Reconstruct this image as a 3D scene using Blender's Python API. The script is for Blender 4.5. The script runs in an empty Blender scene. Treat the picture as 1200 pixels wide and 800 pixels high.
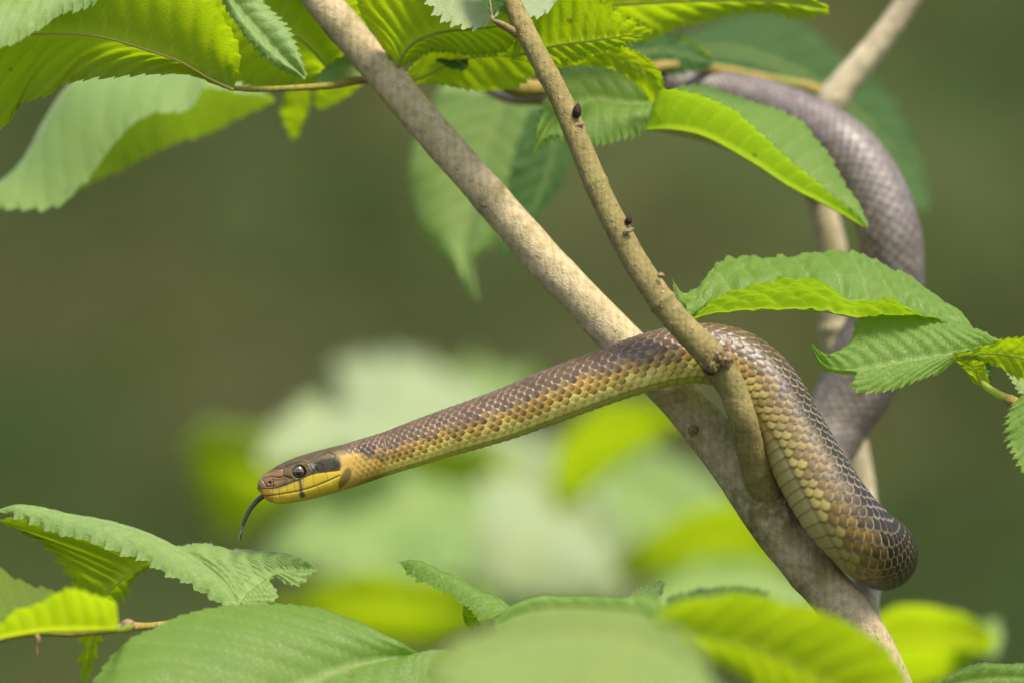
import bpy, math, random
import numpy as np
from mathutils import Vector

# ------------------------------------------------------------------ camera, world, sun
SC = bpy.context.scene
COL = SC.collection
EYE_Z = 1.2            # height of the lens over the forest floor (m)
FOC = 2.0              # distance of the sharp plane (m)
PX = 0.00025           # metres per photo pixel (1200 px wide) in the sharp plane

cam_d = bpy.data.cameras.new('camera')
cam = bpy.data.objects.new('camera', cam_d)
COL.objects.link(cam)
SC.camera = cam
cam.location = (0, -FOC, EYE_Z)
cam.rotation_euler = (math.radians(90), 0, 0)
cam_d.sensor_width = 36
cam_d.lens = 36 * FOC / (1200 * PX)          # 240 mm
cam_d.clip_start = 0.05
cam_d.clip_end = 300
cam_d.dof.use_dof = True
cam_d.dof.focus_distance = FOC
cam_d.dof.aperture_fstop = 5.6

SUN_EL, SUN_AZ = math.radians(62), math.radians(145)   # azimuth clockwise from +Y
w = bpy.data.worlds.new('World'); SC.world = w; w.use_nodes = True
nt = w.node_tree
sky = nt.nodes.new('ShaderNodeTexSky'); sky.sky_type = 'NISHITA'; sky.sun_disc = False
sky.sun_elevation = SUN_EL; sky.sun_rotation = SUN_AZ
sky.air_density = 1.2; sky.dust_density = 2.5; sky.ozone_density = 0.6
bg = nt.nodes['Background']; bg.inputs['Strength'].default_value = 0.12
nt.links.new(sky.outputs[0], bg.inputs['Color'])
sd = bpy.data.lights.new('sun', 'SUN'); sd.energy = 2.3; sd.angle = math.radians(16); sd.color = (1, .95, .77)
sun = bpy.data.objects.new('sun', sd); COL.objects.link(sun)
sdir = Vector((math.sin(SUN_AZ) * math.cos(SUN_EL), math.cos(SUN_AZ) * math.cos(SUN_EL), math.sin(SUN_EL)))
sun.rotation_euler = sdir.to_track_quat('Z', 'Y').to_euler()
SC.view_settings.view_transform = 'Standard'
SC.view_settings.look = 'None'
SC.view_settings.exposure = 1.2
SC.view_settings.gamma = 1
SC.cycles.max_bounces = 8
SC.cycles.transmission_bounces = 4
SC.cycles.sample_clamp_indirect = 6

RNG = np.random.RandomState(7)

# ------------------------------------------------------------------ helpers
def P(x, y, d=0.0):
    """photo pixel + centimetres behind the sharp plane -> world point(s)"""
    x = np.asarray(x, float); y = np.asarray(y, float); d = np.asarray(d, float) * 0.01
    k = (FOC + d) / FOC * PX
    return np.stack(np.broadcast_arrays((x - 600) * k, d, EYE_Z + (400 - y) * k), -1)

def px_scale(d):
    return PX * (FOC + np.asarray(d, float) * 0.01) / FOC

def spline(pts, n, t=None):
    """Catmull-Rom through rows of pts (any columns), resampled by chord length"""
    p = np.asarray(pts, float)
    c = np.r_[0, np.cumsum(np.maximum(np.linalg.norm(np.diff(p[:, :2], axis=0), axis=1), 1e-3))]
    if p.shape[1] > 2 and t is None:
        c = np.r_[0, np.cumsum(np.sqrt((np.diff(p[:, :2], axis=0) ** 2).sum(1) + (np.diff(p[:, 2]) * 40) ** 2 + 1e-6))]
    u = np.linspace(0, c[-1], n) if t is None else np.asarray(t) * c[-1]
    m = np.zeros_like(p)
    m[1:-1] = (p[2:] - p[:-2]) / (c[2:] - c[:-2])[:, None]
    m[0] = (p[1] - p[0]) / (c[1] - c[0]); m[-1] = (p[-1] - p[-2]) / (c[-1] - c[-2])
    k = np.clip(np.searchsorted(c, u, side='right') - 1, 0, len(c) - 2)
    h = (c[k + 1] - c[k]); s = ((u - c[k]) / h)[:, None]; h = h[:, None]
    return ((2 * s**3 - 3 * s**2 + 1) * p[k] + (s**3 - 2 * s**2 + s) * h * m[k]
            + (-2 * s**3 + 3 * s**2) * p[k + 1] + (s**3 - s**2) * h * m[k + 1])

def hash01(*a):
    v = np.zeros(np.broadcast(*a).shape)
    for i, q in enumerate(a):
        v = v + np.asarray(q, float) * (12.9898, 78.233, 37.719)[i]
    return np.abs(np.sin(v) * 43758.5453) % 1

def noise2(x, y, seed=0):
    xi, yi = np.floor(x), np.floor(y); xf, yf = x - xi, y - yi
    xf = xf * xf * (3 - 2 * xf); yf = yf * yf * (3 - 2 * yf)
    h = lambda a, b: hash01(a + seed * 17.3, b)
    return (h(xi, yi) * (1 - xf) + h(xi + 1, yi) * xf) * (1 - yf) + (h(xi, yi + 1) * (1 - xf) + h(xi + 1, yi + 1) * xf) * yf - .5

def smooth(a, b, x):
    t = np.clip((x - a) / (b - a), 0, 1)
    return t * t * (3 - 2 * t)

def grid_mesh(name, V, mat, parent=None, wrap=False, attrs=None, color=None, caps=False, uv=None):
    """V: (n, m, 3) grid of world points -> one mesh object"""
    n, m, _ = V.shape
    co = V.reshape(-1, 3)
    i = np.arange(n - 1)[:, None]; j = np.arange(m if wrap else m - 1)[None, :]
    j2 = (j + 1) % m
    q = np.stack([i * m + j, i * m + j2, (i + 1) * m + j2, (i + 1) * m + j], -1).reshape(-1, 4)
    me = bpy.data.meshes.new(name)
    me.vertices.add(len(co)); me.vertices.foreach_set('co', co.astype(np.float32).ravel())
    nq = len(q); loops = q.ravel(); starts = np.arange(nq) * 4; tot = np.full(nq, 4)
    if caps and wrap:
        loops = np.r_[loops, np.arange(m)[::-1], (n - 1) * m + np.arange(m)]
        starts = np.r_[starts, nq * 4, nq * 4 + m]; tot = np.r_[tot, m, m]
    me.loops.add(len(loops)); me.loops.foreach_set('vertex_index', loops.astype(np.int32))
    me.polygons.add(len(starts))
    me.polygons.foreach_set('loop_start', starts.astype(np.int32))
    me.polygons.foreach_set('loop_total', tot.astype(np.int32))
    me.polygons.foreach_set('use_smooth', np.ones(len(starts), bool))
    if attrs:
        for k, a in attrs.items():
            at = me.attributes.new(k, 'FLOAT', 'POINT'); at.data.foreach_set('value', np.asarray(a, np.float32).ravel())
    if color is not None:
        c = np.ones((len(co), 4), np.float32); c[:, :3] = color.reshape(-1, 3)
        at = me.color_attributes.new('vertex_paint', 'FLOAT_COLOR', 'POINT'); at.data.foreach_set('color', c.ravel())
    me.update(calc_edges=True)
    me.validate()
    me.materials.append(mat)
    o = bpy.data.objects.new(name, me); COL.objects.link(o)
    if parent is not None:
        o.parent = parent
        o.matrix_parent_inverse = parent.matrix_basis.inverted()
    return o

def thing(name, loc, label, cat, group=None):
    o = bpy.data.objects.new(name, None); o.location = loc; o.empty_display_size = .02
    COL.objects.link(o); o['label'] = label; o['category'] = cat
    if group: o['group'] = group
    return o

# ------------------------------------------------------------------ materials
class Mat:
    def __init__(s, name):
        s.m = bpy.data.materials.new(name); s.m.use_nodes = True
        s.nt = s.m.node_tree; s.nt.nodes.clear()
        s.out = s.n('ShaderNodeOutputMaterial')
    def n(s, t, **kw):
        x = s.nt.nodes.new(t)
        for k, v in kw.items():
            if k in x.inputs: x.inputs[k].default_value = v
            else: setattr(x, k, v)
        return x
    def l(s, a, b): s.nt.links.new(a, b)
    def mix(s, fac, a, b, mode='MIX'):
        x = s.n('ShaderNodeMix', data_type='RGBA', blend_type=mode)
        for sock, v in ((x.inputs[0], fac), (x.inputs[6], a), (x.inputs[7], b)):
            if isinstance(v, (int, float)): sock.default_value = v
            elif isinstance(v, tuple): sock.default_value = (*v, 1)
            else: s.l(v, sock)
        return x.outputs[2]
    def ramp(s, src, lo, hi, a=0., b=1.):
        x = s.n('ShaderNodeMapRange'); s.l(src, x.inputs[0])
        for i, v in enumerate((lo, hi, a, b)): x.inputs[i + 1].default_value = v
        return x.outputs[0]
    def math(s, op, a, b=0.):
        x = s.n('ShaderNodeMath', operation=op)
        for sock, v in ((x.inputs[0], a), (x.inputs[1], b)):
            if isinstance(v, (int, float)): sock.default_value = v
            else: s.l(v, sock)
        return x.outputs[0]

def srgb(r, g, b, k=1.0):
    f = lambda c: (c / 255 / 12.92) if c / 255 <= .04045 else ((c / 255 + .055) / 1.055) ** 2.4
    return (f(r) * k, f(g) * k, f(b) * k)

def leaf_material(name, top, under, trans, rough=.5, spec=.5, tw=.5, sheen=.0):
    M = Mat(name)
    tc = M.n('ShaderNodeTexCoord'); geo = M.n('ShaderNodeNewGeometry')
    vein = M.n('ShaderNodeAttribute', attribute_name='vein'); tint = M.n('ShaderNodeAttribute', attribute_name='tint')
    vor = M.n('ShaderNodeTexVoronoi', feature='DISTANCE_TO_EDGE', Scale=900.0); M.l(tc.outputs['Object'], vor.inputs['Vector'])
    net = M.ramp(vor.outputs['Distance'], 0.0, 0.12)
    noi = M.n('ShaderNodeTexNoise', Scale=60.0, Detail=4.0); M.l(tc.outputs['Object'], noi.inputs['Vector'])
    noi2 = M.n('ShaderNodeTexNoise', Scale=420.0, Detail=3.0); M.l(tc.outputs['Object'], noi2.inputs['Vector'])
    base = M.mix(geo.outputs['Backfacing'], top, under)
    base = M.mix(M.ramp(noi.outputs[0], .35, .7, 0, .45), base, M.mix(1.0, base, (1.25, 1.08, .7), 'MULTIPLY'))
    base = M.mix(M.ramp(noi2.outputs[0], .4, .7, 0, .3), base, M.mix(1.0, base, (.7, .75, .7), 'MULTIPLY'))
    base = M.mix(M.math('MULTIPLY', M.math('SUBTRACT', 1.0, net), .3), base, M.mix(1.0, base, (1.35, 1.3, 1.1), 'MULTIPLY'))
    base = M.mix(M.math('MULTIPLY', vein.outputs['Fac'], .45), base, M.mix(.55, base, (.42, .5, .16)))
    base = M.mix(M.math('MULTIPLY', tint.outputs['Fac'], 1.0), base, (.22, .10, .03))
    vs = M.n('ShaderNodeTexVoronoi', Scale=110.0); M.l(tc.outputs['Object'], vs.inputs['Vector'])
    sc_ = M.n('ShaderNodeSeparateColor'); M.l(vs.outputs['Color'], sc_.inputs[0])
    dn_ = M.math('ADD', vs.outputs['Distance'], M.math('MULTIPLY', noi2.outputs[0], .12))
    spot = M.math('MULTIPLY', M.ramp(dn_, .19, .13), M.math('GREATER_THAN', sc_.outputs[0], .80))
    base = M.mix(M.math('MULTIPLY', spot, .75), base, (.20, .13, .05))
    tr = M.mix(M.ramp(noi.outputs[0], .3, .7, 0, .5), trans, M.mix(1.0, trans, (.75, .85, .6), 'MULTIPLY'))
    tr = M.mix(M.math('MULTIPLY', vein.outputs['Fac'], .9), tr, M.mix(1.0, tr, (1.4, 1.2, 3.0), 'MULTIPLY'))
    tr = M.mix(M.math('MULTIPLY', M.math('SUBTRACT', 1.0, net), .25), tr, M.mix(1.0, tr, (.8, .8, .8), 'MULTIPLY'))
    tr = M.mix(M.math('MULTIPLY', spot, .7), tr, (.16, .09, .01))
    p = M.n('ShaderNodeBsdfPrincipled', Roughness=rough)
    p.inputs['Specular IOR Level'].default_value = spec
    p.inputs['Sheen Weight'].default_value = sheen; p.inputs['Sheen Roughness'].default_value = .4
    M.l(base, p.inputs['Base Color'])
    t = M.n('ShaderNodeBsdfTranslucent'); M.l(tr, t.inputs['Color'])
    h = M.math('ADD', M.math('MULTIPLY', net, .6), M.math('MULTIPLY', noi2.outputs[0], .6))
    b = M.n('ShaderNodeBump', Strength=.55, Distance=.0002); M.l(h, b.inputs['Height'])
    M.l(b.outputs[0], p.inputs['Normal']); M.l(b.outputs[0], t.inputs['Normal'])
    mx = M.n('ShaderNodeMixShader'); mx.inputs[0].default_value = tw
    M.l(p.outputs[0], mx.inputs[1]); M.l(t.outputs[0], mx.inputs[2]); M.l(mx.outputs[0], M.out.inputs[0])
    return M.m

LEAF = leaf_material('leaf_green', (.125, .22, .028), (.15, .23, .035), (.42, .64, .01), rough=.5, spec=.42, tw=.42, sheen=.12)
LEAF_PALE = leaf_material('leaf_pale', (.19, .29, .075), (.20, .28, .06), (.38, .56, .015), rough=.55, spec=.5, tw=.36, sheen=.3)
LEAF_YEL = leaf_material('leaf_yellow_green', (.16, .22, .03), (.17, .21, .012), (.50, .65, .006), rough=.5, spec=.35, tw=.62, sheen=.1)
LEAF_FELT = leaf_material('leaf_felted', (.30, .36, .20), (.25, .32, .10), (.40, .55, .03), rough=.6, spec=.4, tw=.34, sheen=.3)
LEAF_FRESH = leaf_material('leaf_fresh_pale', (.21, .29, .085), (.22, .29, .06), (.42, .58, .015), rough=.6, spec=.3, tw=.4)
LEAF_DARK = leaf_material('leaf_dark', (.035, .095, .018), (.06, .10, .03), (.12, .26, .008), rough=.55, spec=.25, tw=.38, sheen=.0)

def plain(name, col, rough=.6, spec=.4, bump=None, var=None):
    M = Mat(name); p = M.n('ShaderNodeBsdfPrincipled', Roughness=rough); p.inputs['Specular IOR Level'].default_value = spec
    tc = M.n('ShaderNodeTexCoord')
    n = M.n('ShaderNodeTexNoise', Scale=bump or 900.0, Detail=4.0); M.l(tc.outputs['Object'], n.inputs['Vector'])
    c = M.mix(M.ramp(n.outputs[0], .3, .7), col, var or tuple(v * .6 for v in col)); M.l(c, p.inputs['Base Color'])
    b = M.n('ShaderNodeBump', Strength=.3, Distance=.0002); M.l(n.outputs[0], b.inputs['Height']); M.l(b.outputs[0], p.inputs['Normal'])
    M.l(p.outputs[0], M.out.inputs[0]); return M.m

RIB = leaf_material('leaf_midrib', (.36, .42, .12), (.36, .42, .08), (.62, .72, .05), tw=.55)
RIB_BROWN = plain('midrib_brown', (.38, .26, .08), .55, .4, 700, (.26, .30, .06))
BUD = plain('bud_scales', (.045, .022, .018), .75, .2, 1500)
SCAR = plain('leaf_scar', (.33, .23, .13), .8, .2, 1500, (.16, .10, .05))

def bark_material(name, c1, c2, moss, lent, moss_lo=.55, sc=1.0):
    M = Mat(name); tc = M.n('ShaderNodeTexCoord')
    def noise(s, d=5.0, r=.55):
        x = M.n('ShaderNodeTexNoise', Scale=s * sc, Detail=d, Roughness=r); M.l(tc.outputs['Object'], x.inputs['Vector']); return x.outputs[0]
    a, b_, c_ = noise(90), noise(420), noise(1800, 4)
    wear = M.n('ShaderNodeAttribute', attribute_name='wear')
    col = M.mix(M.ramp(a, .35, .65), c1, c2)
    col = M.mix(M.ramp(b_, .45, .66, 0, .6), col, M.mix(1.0, col, (.5, .46, .4), 'MULTIPLY'))
    col = M.mix(M.ramp(c_, .48, .68, 0, .6), col, M.mix(1.0, col, (1.25, 1.22, 1.18), 'MULTIPLY'))
    ms = M.math('MULTIPLY', M.ramp(noise(150), moss_lo - .1, moss_lo + .12), .8)
    col = M.mix(ms, col, moss)
    wm = M.math('MULTIPLY', wear.outputs['Fac'], M.ramp(noise(260), .3, .6))
    col = M.mix(wm, col, M.mix(M.ramp(noise(500), .4, .6), (.20, .125, .06), (.15, .16, .04)))
    v = M.n('ShaderNodeTexVoronoi', Scale=260.0 * sc); v.inputs['Randomness'].default_value = 1
    mp = M.n('ShaderNodeMapping'); mp.inputs['Scale'].default_value = (1, 1, .55)
    M.l(tc.outputs['Object'], mp.inputs['Vector']); M.l(mp.outputs[0], v.inputs['Vector'])
    sep = M.n('ShaderNodeSeparateColor'); M.l(v.outputs['Color'], sep.inputs[0])
    spot = M.math('MULTIPLY', M.ramp(v.outputs['Distance'], .16, .08), M.math('GREATER_THAN', sep.outputs[0], .55))
    col = M.mix(M.math('MULTIPLY', spot, .8), col, lent)
    mpf = M.n('ShaderNodeTexWave', Scale=130.0 * sc, Distortion=3.0, Detail=5.0); mpf.inputs['Detail Scale'].default_value = 3.0; M.l(tc.outputs['Object'], mpf.inputs['Vector'])
    fis = M.ramp(mpf.outputs['Fac'], .0, .5)
    col = M.mix(M.math('MULTIPLY', M.math('SUBTRACT', 1.0, fis), .22), col, M.mix(1.0, col, (.6, .54, .45), 'MULTIPLY'))
    h = M.math('ADD', M.math('ADD', M.math('MULTIPLY', fis, .15), M.math('ADD', M.math('MULTIPLY', b_, .7), M.math('MULTIPLY', c_, .6))), M.math('MULTIPLY', spot, .5))
    p = M.n('ShaderNodeBsdfPrincipled', Roughness=.75); p.inputs['Specular IOR Level'].default_value = .3
    M.l(col, p.inputs['Base Color'])
    b = M.n('ShaderNodeBump', Strength=.9, Distance=.0008); M.l(h, b.inputs['Height']); M.l(b.outputs[0], p.inputs['Normal'])
    M.l(p.outputs[0], M.out.inputs[0]); return M.m

BARK = bark_material('bark_grey', (.52, .405, .24), (.45, .35, .20), (.33, .29, .11), (.40, .31, .20), .62)
BARK_SHOOT = bark_material('bark_olive', (.30, .235, .088), (.23, .18, .06), (.22, .21, .06), (.42, .32, .18), .6, 1.3)
BARK_PALE = bark_material('bark_pale', (.52, .44, .29), (.40, .33, .20), (.25, .23, .12), (.45, .38, .26), .68)
BARK_GREEN = bark_material('bark_green_twig', (.30, .25, .05), (.36, .22, .07), (.24, .27, .04), (.45, .33, .15), .55, 1.5)

def snake_material():
    M = Mat('snake_skin'); a = M.n('ShaderNodeVertexColor', layer_name='vertex_paint')
    tc = M.n('ShaderNodeTexCoord')
    n = M.n('ShaderNodeTexNoise', Scale=2600.0, Detail=3.0); M.l(tc.outputs['Object'], n.inputs['Vector'])
    col = M.mix(M.ramp(n.outputs[0], .35, .7, 0, .35), a.outputs[0], M.mix(1.0, a.outputs[0], (.62, .6, .58), 'MULTIPLY'))
    p = M.n('ShaderNodeBsdfPrincipled', Roughness=.4); p.inputs['Specular IOR Level'].default_value = .5
    M.l(col, p.inputs['Base Color'])
    b = M.n('ShaderNodeBump', Strength=.15, Distance=.0001); M.l(n.outputs[0], b.inputs['Height']); M.l(b.outputs[0], p.inputs['Normal'])
    M.l(p.outputs[0], M.out.inputs[0]); return M.m
SKIN = snake_material()

# ------------------------------------------------------------------ tubes (stems, petioles)
def tube(name, pts, mat, parent, rough=0.0, seg=20, step=2.5, knots=(), wear=None, seed=0, caps=True):
    """pts rows: x px, y px, depth cm, radius px. knots: (x, y, height px, width px) swellings"""
    p = np.asarray(pts, float)
    L = np.linalg.norm(np.diff(p[:, :2], axis=0), axis=1).sum() + np.abs(np.diff(p[:, 2])).sum() * 40
    n = int(np.clip(L / step, 6, 700))
    s = spline(p, n)
    C = P(s[:, 0], s[:, 1], s[:, 2]); R = s[:, 3] * px_scale(s[:, 2])
    T = np.gradient(C, axis=0); T /= np.linalg.norm(T, axis=1)[:, None]
    A = np.cross(T, [0, -1.0, 0.001]); A /= np.linalg.norm(A, axis=1)[:, None]
    B = np.cross(A, T)
    th = np.linspace(0, 2 * np.pi, seg, endpoint=False)
    rr = np.ones((n, seg))
    ix = np.arange(n)[:, None] * step / 12; jx = np.cos(th)[None] * 1.6; jy = np.sin(th)[None] * 1.6
    if rough:
        rr += rough * (noise2(ix + jx, jy + ix * .37, seed) + .5 * noise2(ix * 2.7 + jx * 2, jy * 2 - ix, seed + 3)
                       + 1.2 * noise2(ix * .22 + jx * .3, jy * .3, seed + 5))
    for (kx, ky, h, wd) in knots:
        d2 = ((s[:, 0] - kx) ** 2 + (s[:, 1] - ky) ** 2) / wd ** 2
        rr += (h / s[:, 3] * np.exp(-d2))[:, None]
    V = C[:, None] + (A[:, None] * np.cos(th)[None, :, None] + B[:, None] * np.sin(th)[None, :, None]) * (R[:, None] * rr)[..., None]
    wv = np.zeros((n, seg))
    for (kx, ky, wd) in (wear or ()):
        wv += np.exp(-((s[:, 0] - kx) ** 2 + (s[:, 1] - ky) ** 2) / wd ** 2)[:, None]
    return grid_mesh(name, V, mat, parent, wrap=True, attrs={'wear': np.clip(wv, 0, 1)}, caps=caps)

# ------------------------------------------------------------------ leaves
def leaf(parent, mid, e1, e2, plane=(0, 0, 0), mat=None, label=None, nv=11, teeth=26, tooth=5.0, pleat=1.4,
         bulge=(0, 0), slant=.35, up=True, nu=200, nw=12, rib=1.6, petiole=None, wave=1.0, pucker=1.0, pair=False, seed=None, tip_tint=0.0, ribmat=None, name='leaf', holes=()):
    """mid / e1 / e2: rows (x, y[, depth cm]); plane = (depth cm, dd/dy per 100 px, dd/dx per 100 px) round the mid start"""
    global LEAF_SEED
    seed = seed if seed is not None else len(bpy.data.objects) % 97
    x0, y0 = mid[0][:2]
    def full(pts):
        out = []
        for q in pts:
            d = q[2] if len(q) > 2 else 0.0
            out.append((q[0], q[1], d + plane[0] + plane[1] * (q[1] - y0) / 100 + plane[2] * (q[0] - x0) / 100))
        return np.array(out)
    u = np.linspace(0, 1, nu)
    def samp(pts):
        f = full(pts)
        c = f.copy()
        if pair:                                     # rows correspond one to one
            kk = np.linspace(0, len(c) - 1, nu)
            g0 = np.column_stack([np.arange(len(c)) * 1.0, np.zeros(len(c)), c])
            return spline(g0, nu, t=u)[:, 2:]
        return spline(c, nu, t=u)
    Mi, E = samp(mid), (samp(e1), samp(e2))
    C = P(*Mi.T)
    T = np.gradient(C, axis=0)
    EP = [P(*e.T) for e in E]
    W = EP[0] - EP[1]
    N = np.cross(T, W); N /= np.maximum(np.linalg.norm(N, axis=1)[:, None], 1e-12)
    if (N[:, 2].mean() < 0) == up: N = -N; flip = True
    else: flip = False
    k = px_scale(Mi[:, 2].mean())
    cols = []; vein = []; tint = []; pl = []
    vs = np.r_[-np.linspace(1, 0, nw + 1), np.linspace(0, 1, nw + 1)[1:]]
    vs = np.sign(vs) * np.abs(vs) ** .85
    env_u = np.minimum(1, np.minimum(u / .06, (1 - u) / .08))
    for v in vs:
        a = abs(v); e = EP[0] if v < 0 else EP[1]; b = bulge[0] if v < 0 else bulge[1]
        D = e - C; dl = np.linalg.norm(D, axis=1)[:, None]; dn = D / np.maximum(dl, 1e-9)
        pos = C + D * a + N * (b * 0.01 * 4 * a * (1 - a)) * env_u[:, None]
        # lateral veins: grooves on the upper side, tissue swelling between them
        wob = .12 * noise2(u * 9 + seed, a * 3 + np.zeros_like(u), seed)
        ph = (u - a * slant * (1 - .3 * u) / 2.2) * nv + wob + (0 if v < 0 else .37)
        sw = np.abs(np.sin(np.pi * ph)) ** .8
        dist = np.abs(ph - np.round(ph))
        amp = pleat * k * smooth(0, .12, a) * (1 - .35 * a) * env_u * np.minimum(1, dl[:, 0] / (30 * k))
        pos = pos + N * ((sw - .5) * amp)[:, None]
        # puckering and waviness
        pk = noise2(u * 40 + seed * 3, a * 14 + (7 if v < 0 else 0) + 0 * u, seed + 11) * pucker * k
        wv = (noise2(u * 5 + seed, a * 1.2 + (3 if v < 0 else 0) + 0 * u, seed + 5) * 9 * a + noise2(u * 15 + seed, a + (3 if v < 0 else 0) + 0 * u, seed + 9) * 5 * a ** 3) * k * wave
        pos = pos + N * ((pk + wv) * env_u)[:, None]
        # doubly toothed margin, teeth leaning to the tip
        jt = .25 * noise2(u * teeth * .7, np.full_like(u, seed + (5. if v < 0 else 0)), seed)
        t1 = (u * teeth + jt) % 1; t2 = (u * teeth * 2.9 + jt * 2) % 1
        prof = lambda t: np.minimum(t / .76, (1 - t) / .24)
        th = tooth * 1.7 * k * (prof(t1) - .5 + .35 * (prof(t2) - .5)) * (.75 + .6 * noise2(u * teeth * .5, np.zeros_like(u), seed + 21))
        th = th * smooth(.80, 1.0, a) * np.minimum(1, np.minimum(u / .08, (1 - u) / .03 + .25)) * np.minimum(1, dl[:, 0] / (14 * k))
        tn = T / np.maximum(np.linalg.norm(T, axis=1)[:, None], 1e-12)
        pos = pos + dn * th[:, None] + tn * (th * .35)[:, None]
        cols.append(pos)
        vein.append(np.maximum(np.exp(-(dist / .055) ** 2) * smooth(.03, .1, a) * (1 - .6 * a), np.exp(-(a / .035) ** 2)))
        tint.append(tip_tint * smooth(.93, 1, a) * (hash01(np.floor(u * teeth * 2), np.full_like(u, seed)) > .6) + .0 * u)
    V = np.stack(cols, 1)
    if flip: V = V[:, ::-1]; vein = vein[::-1]; tint = tint[::-1]
    # face orientation: front = upper side
    n0 = np.cross(V[nu // 2 + 1, nw] - V[nu // 2, nw], V[nu // 2, nw + 1] - V[nu // 2, nw])
    if np.dot(n0, N[nu // 2]) > 0:       # quads are (i,j),(i,j+1),(i+1,j+1): normal = dj x di
        V = V[:, ::-1]; vein = vein[::-1]; tint = tint[::-1]
    o = grid_mesh(name, V, mat or LEAF, parent, attrs={'vein': np.stack(vein, 1), 'tint': np.stack(tint, 1)})
    if label: o['label'] = label
    if rib:
        m = int(nu / 2); s = spline(full(mid), m, t=np.linspace(0, .985, m))
        r = rib * (1 - .8 * np.linspace(0, 1, m)) ** .8
        Cc = P(*s.T) - np.interp(np.linspace(0, 1, m), u, np.zeros(nu))[:, None]
        Nn = N[np.clip((np.linspace(0, .985, m) * (nu - 1)).astype(int), 0, nu - 1)]
        Cc = Cc - Nn * (rib * .45 * k)
        Tt = np.gradient(Cc, axis=0); Tt /= np.linalg.norm(Tt, axis=1)[:, None]
        Bb = np.cross(Tt, Nn); Bb /= np.linalg.norm(Bb, axis=1)[:, None]
        th = np.linspace(0, 2 * np.pi, 8, endpoint=False)
        VV = Cc[:, None] + (Nn[:, None] * np.cos(th)[None, :, None] + Bb[:, None] * np.sin(th)[None, :, None]) * (r * k)[:, None, None]
        grid_mesh('midrib', VV, ribmat or RIB, o, wrap=True, caps=True)
    if petiole:
        f = full(mid)[0]; n1 = full(mid)[1]
        back = f + (f - n1) / max(np.hypot(*(f - n1)[:2]), 1) * 5
        pts = [(f[0], f[1], f[2], rib * 1.1), (back[0], back[1], back[2], rib * 1.3)] + [(a, b, c, r) for (a, b, c, r) in petiole]
        tube('petiole', pts, ribmat or RIB, o, rough=.1, seg=10, step=4)
    return o
# ------------------------------------------------------------------ the snake
def poly_soft(x, y, poly, s=1.0):
    """soft 0..1 mask of a polygon in photo pixels"""
    q = np.asarray(poly, float); inside = np.zeros(x.shape, bool); dm = np.full(x.shape, 1e9)
    for (ax, ay), (bx, by) in zip(q, np.roll(q, -1, 0)):
        with np.errstate(divide='ignore', invalid='ignore'):
            c = ((ay > y) != (by > y)) & (x < (bx - ax) * (y - ay) / (by - ay + 1e-12) + ax)
        inside ^= c
        t = np.clip(((x - ax) * (bx - ax) + (y - ay) * (by - ay)) / ((bx - ax) ** 2 + (by - ay) ** 2), 0, 1)
        dm = np.minimum(dm, np.hypot(x - ax - t * (bx - ax), y - ay - t * (by - ay)))
    return smooth(-s, s, np.where(inside, dm, -dm))

def line_dist(x, y, pts):
    dm = np.full(x.shape, 1e9)
    for (ax, ay), (bx, by) in zip(pts[:-1], pts[1:]):
        t = np.clip(((x - ax) * (bx - ax) + (y - ay) * (by - ay)) / ((bx - ax) ** 2 + (by - ay) ** 2), 0, 1)
        dm = np.minimum(dm, np.hypot(x - ax - t * (bx - ax), y - ay - t * (by - ay)))
    return dm

HEAD_TOP = [(301, 570), (302, 564), (305, 559.5), (311, 554), (324, 545.5), (336, 539.5), (350, 534), (367, 529), (386, 524), (405, 519), (424, 513), (440, 507.5), (455, 503)]
HEAD_BOT = [(301, 571), (302, 574.5), (304.5, 577.8), (308, 580), (311, 584), (316, 587.5), (325, 590), (336, 589.5), (355, 586.3), (374, 582), (396, 576), (417, 569.5), (430, 565), (445, 560), (462, 554.5)]
MOUTH = [(303, 577.5), (308, 580.2), (313, 581), (327.5, 579), (350, 575), (367, 570), (386, 562.5), (398, 557)]

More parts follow.
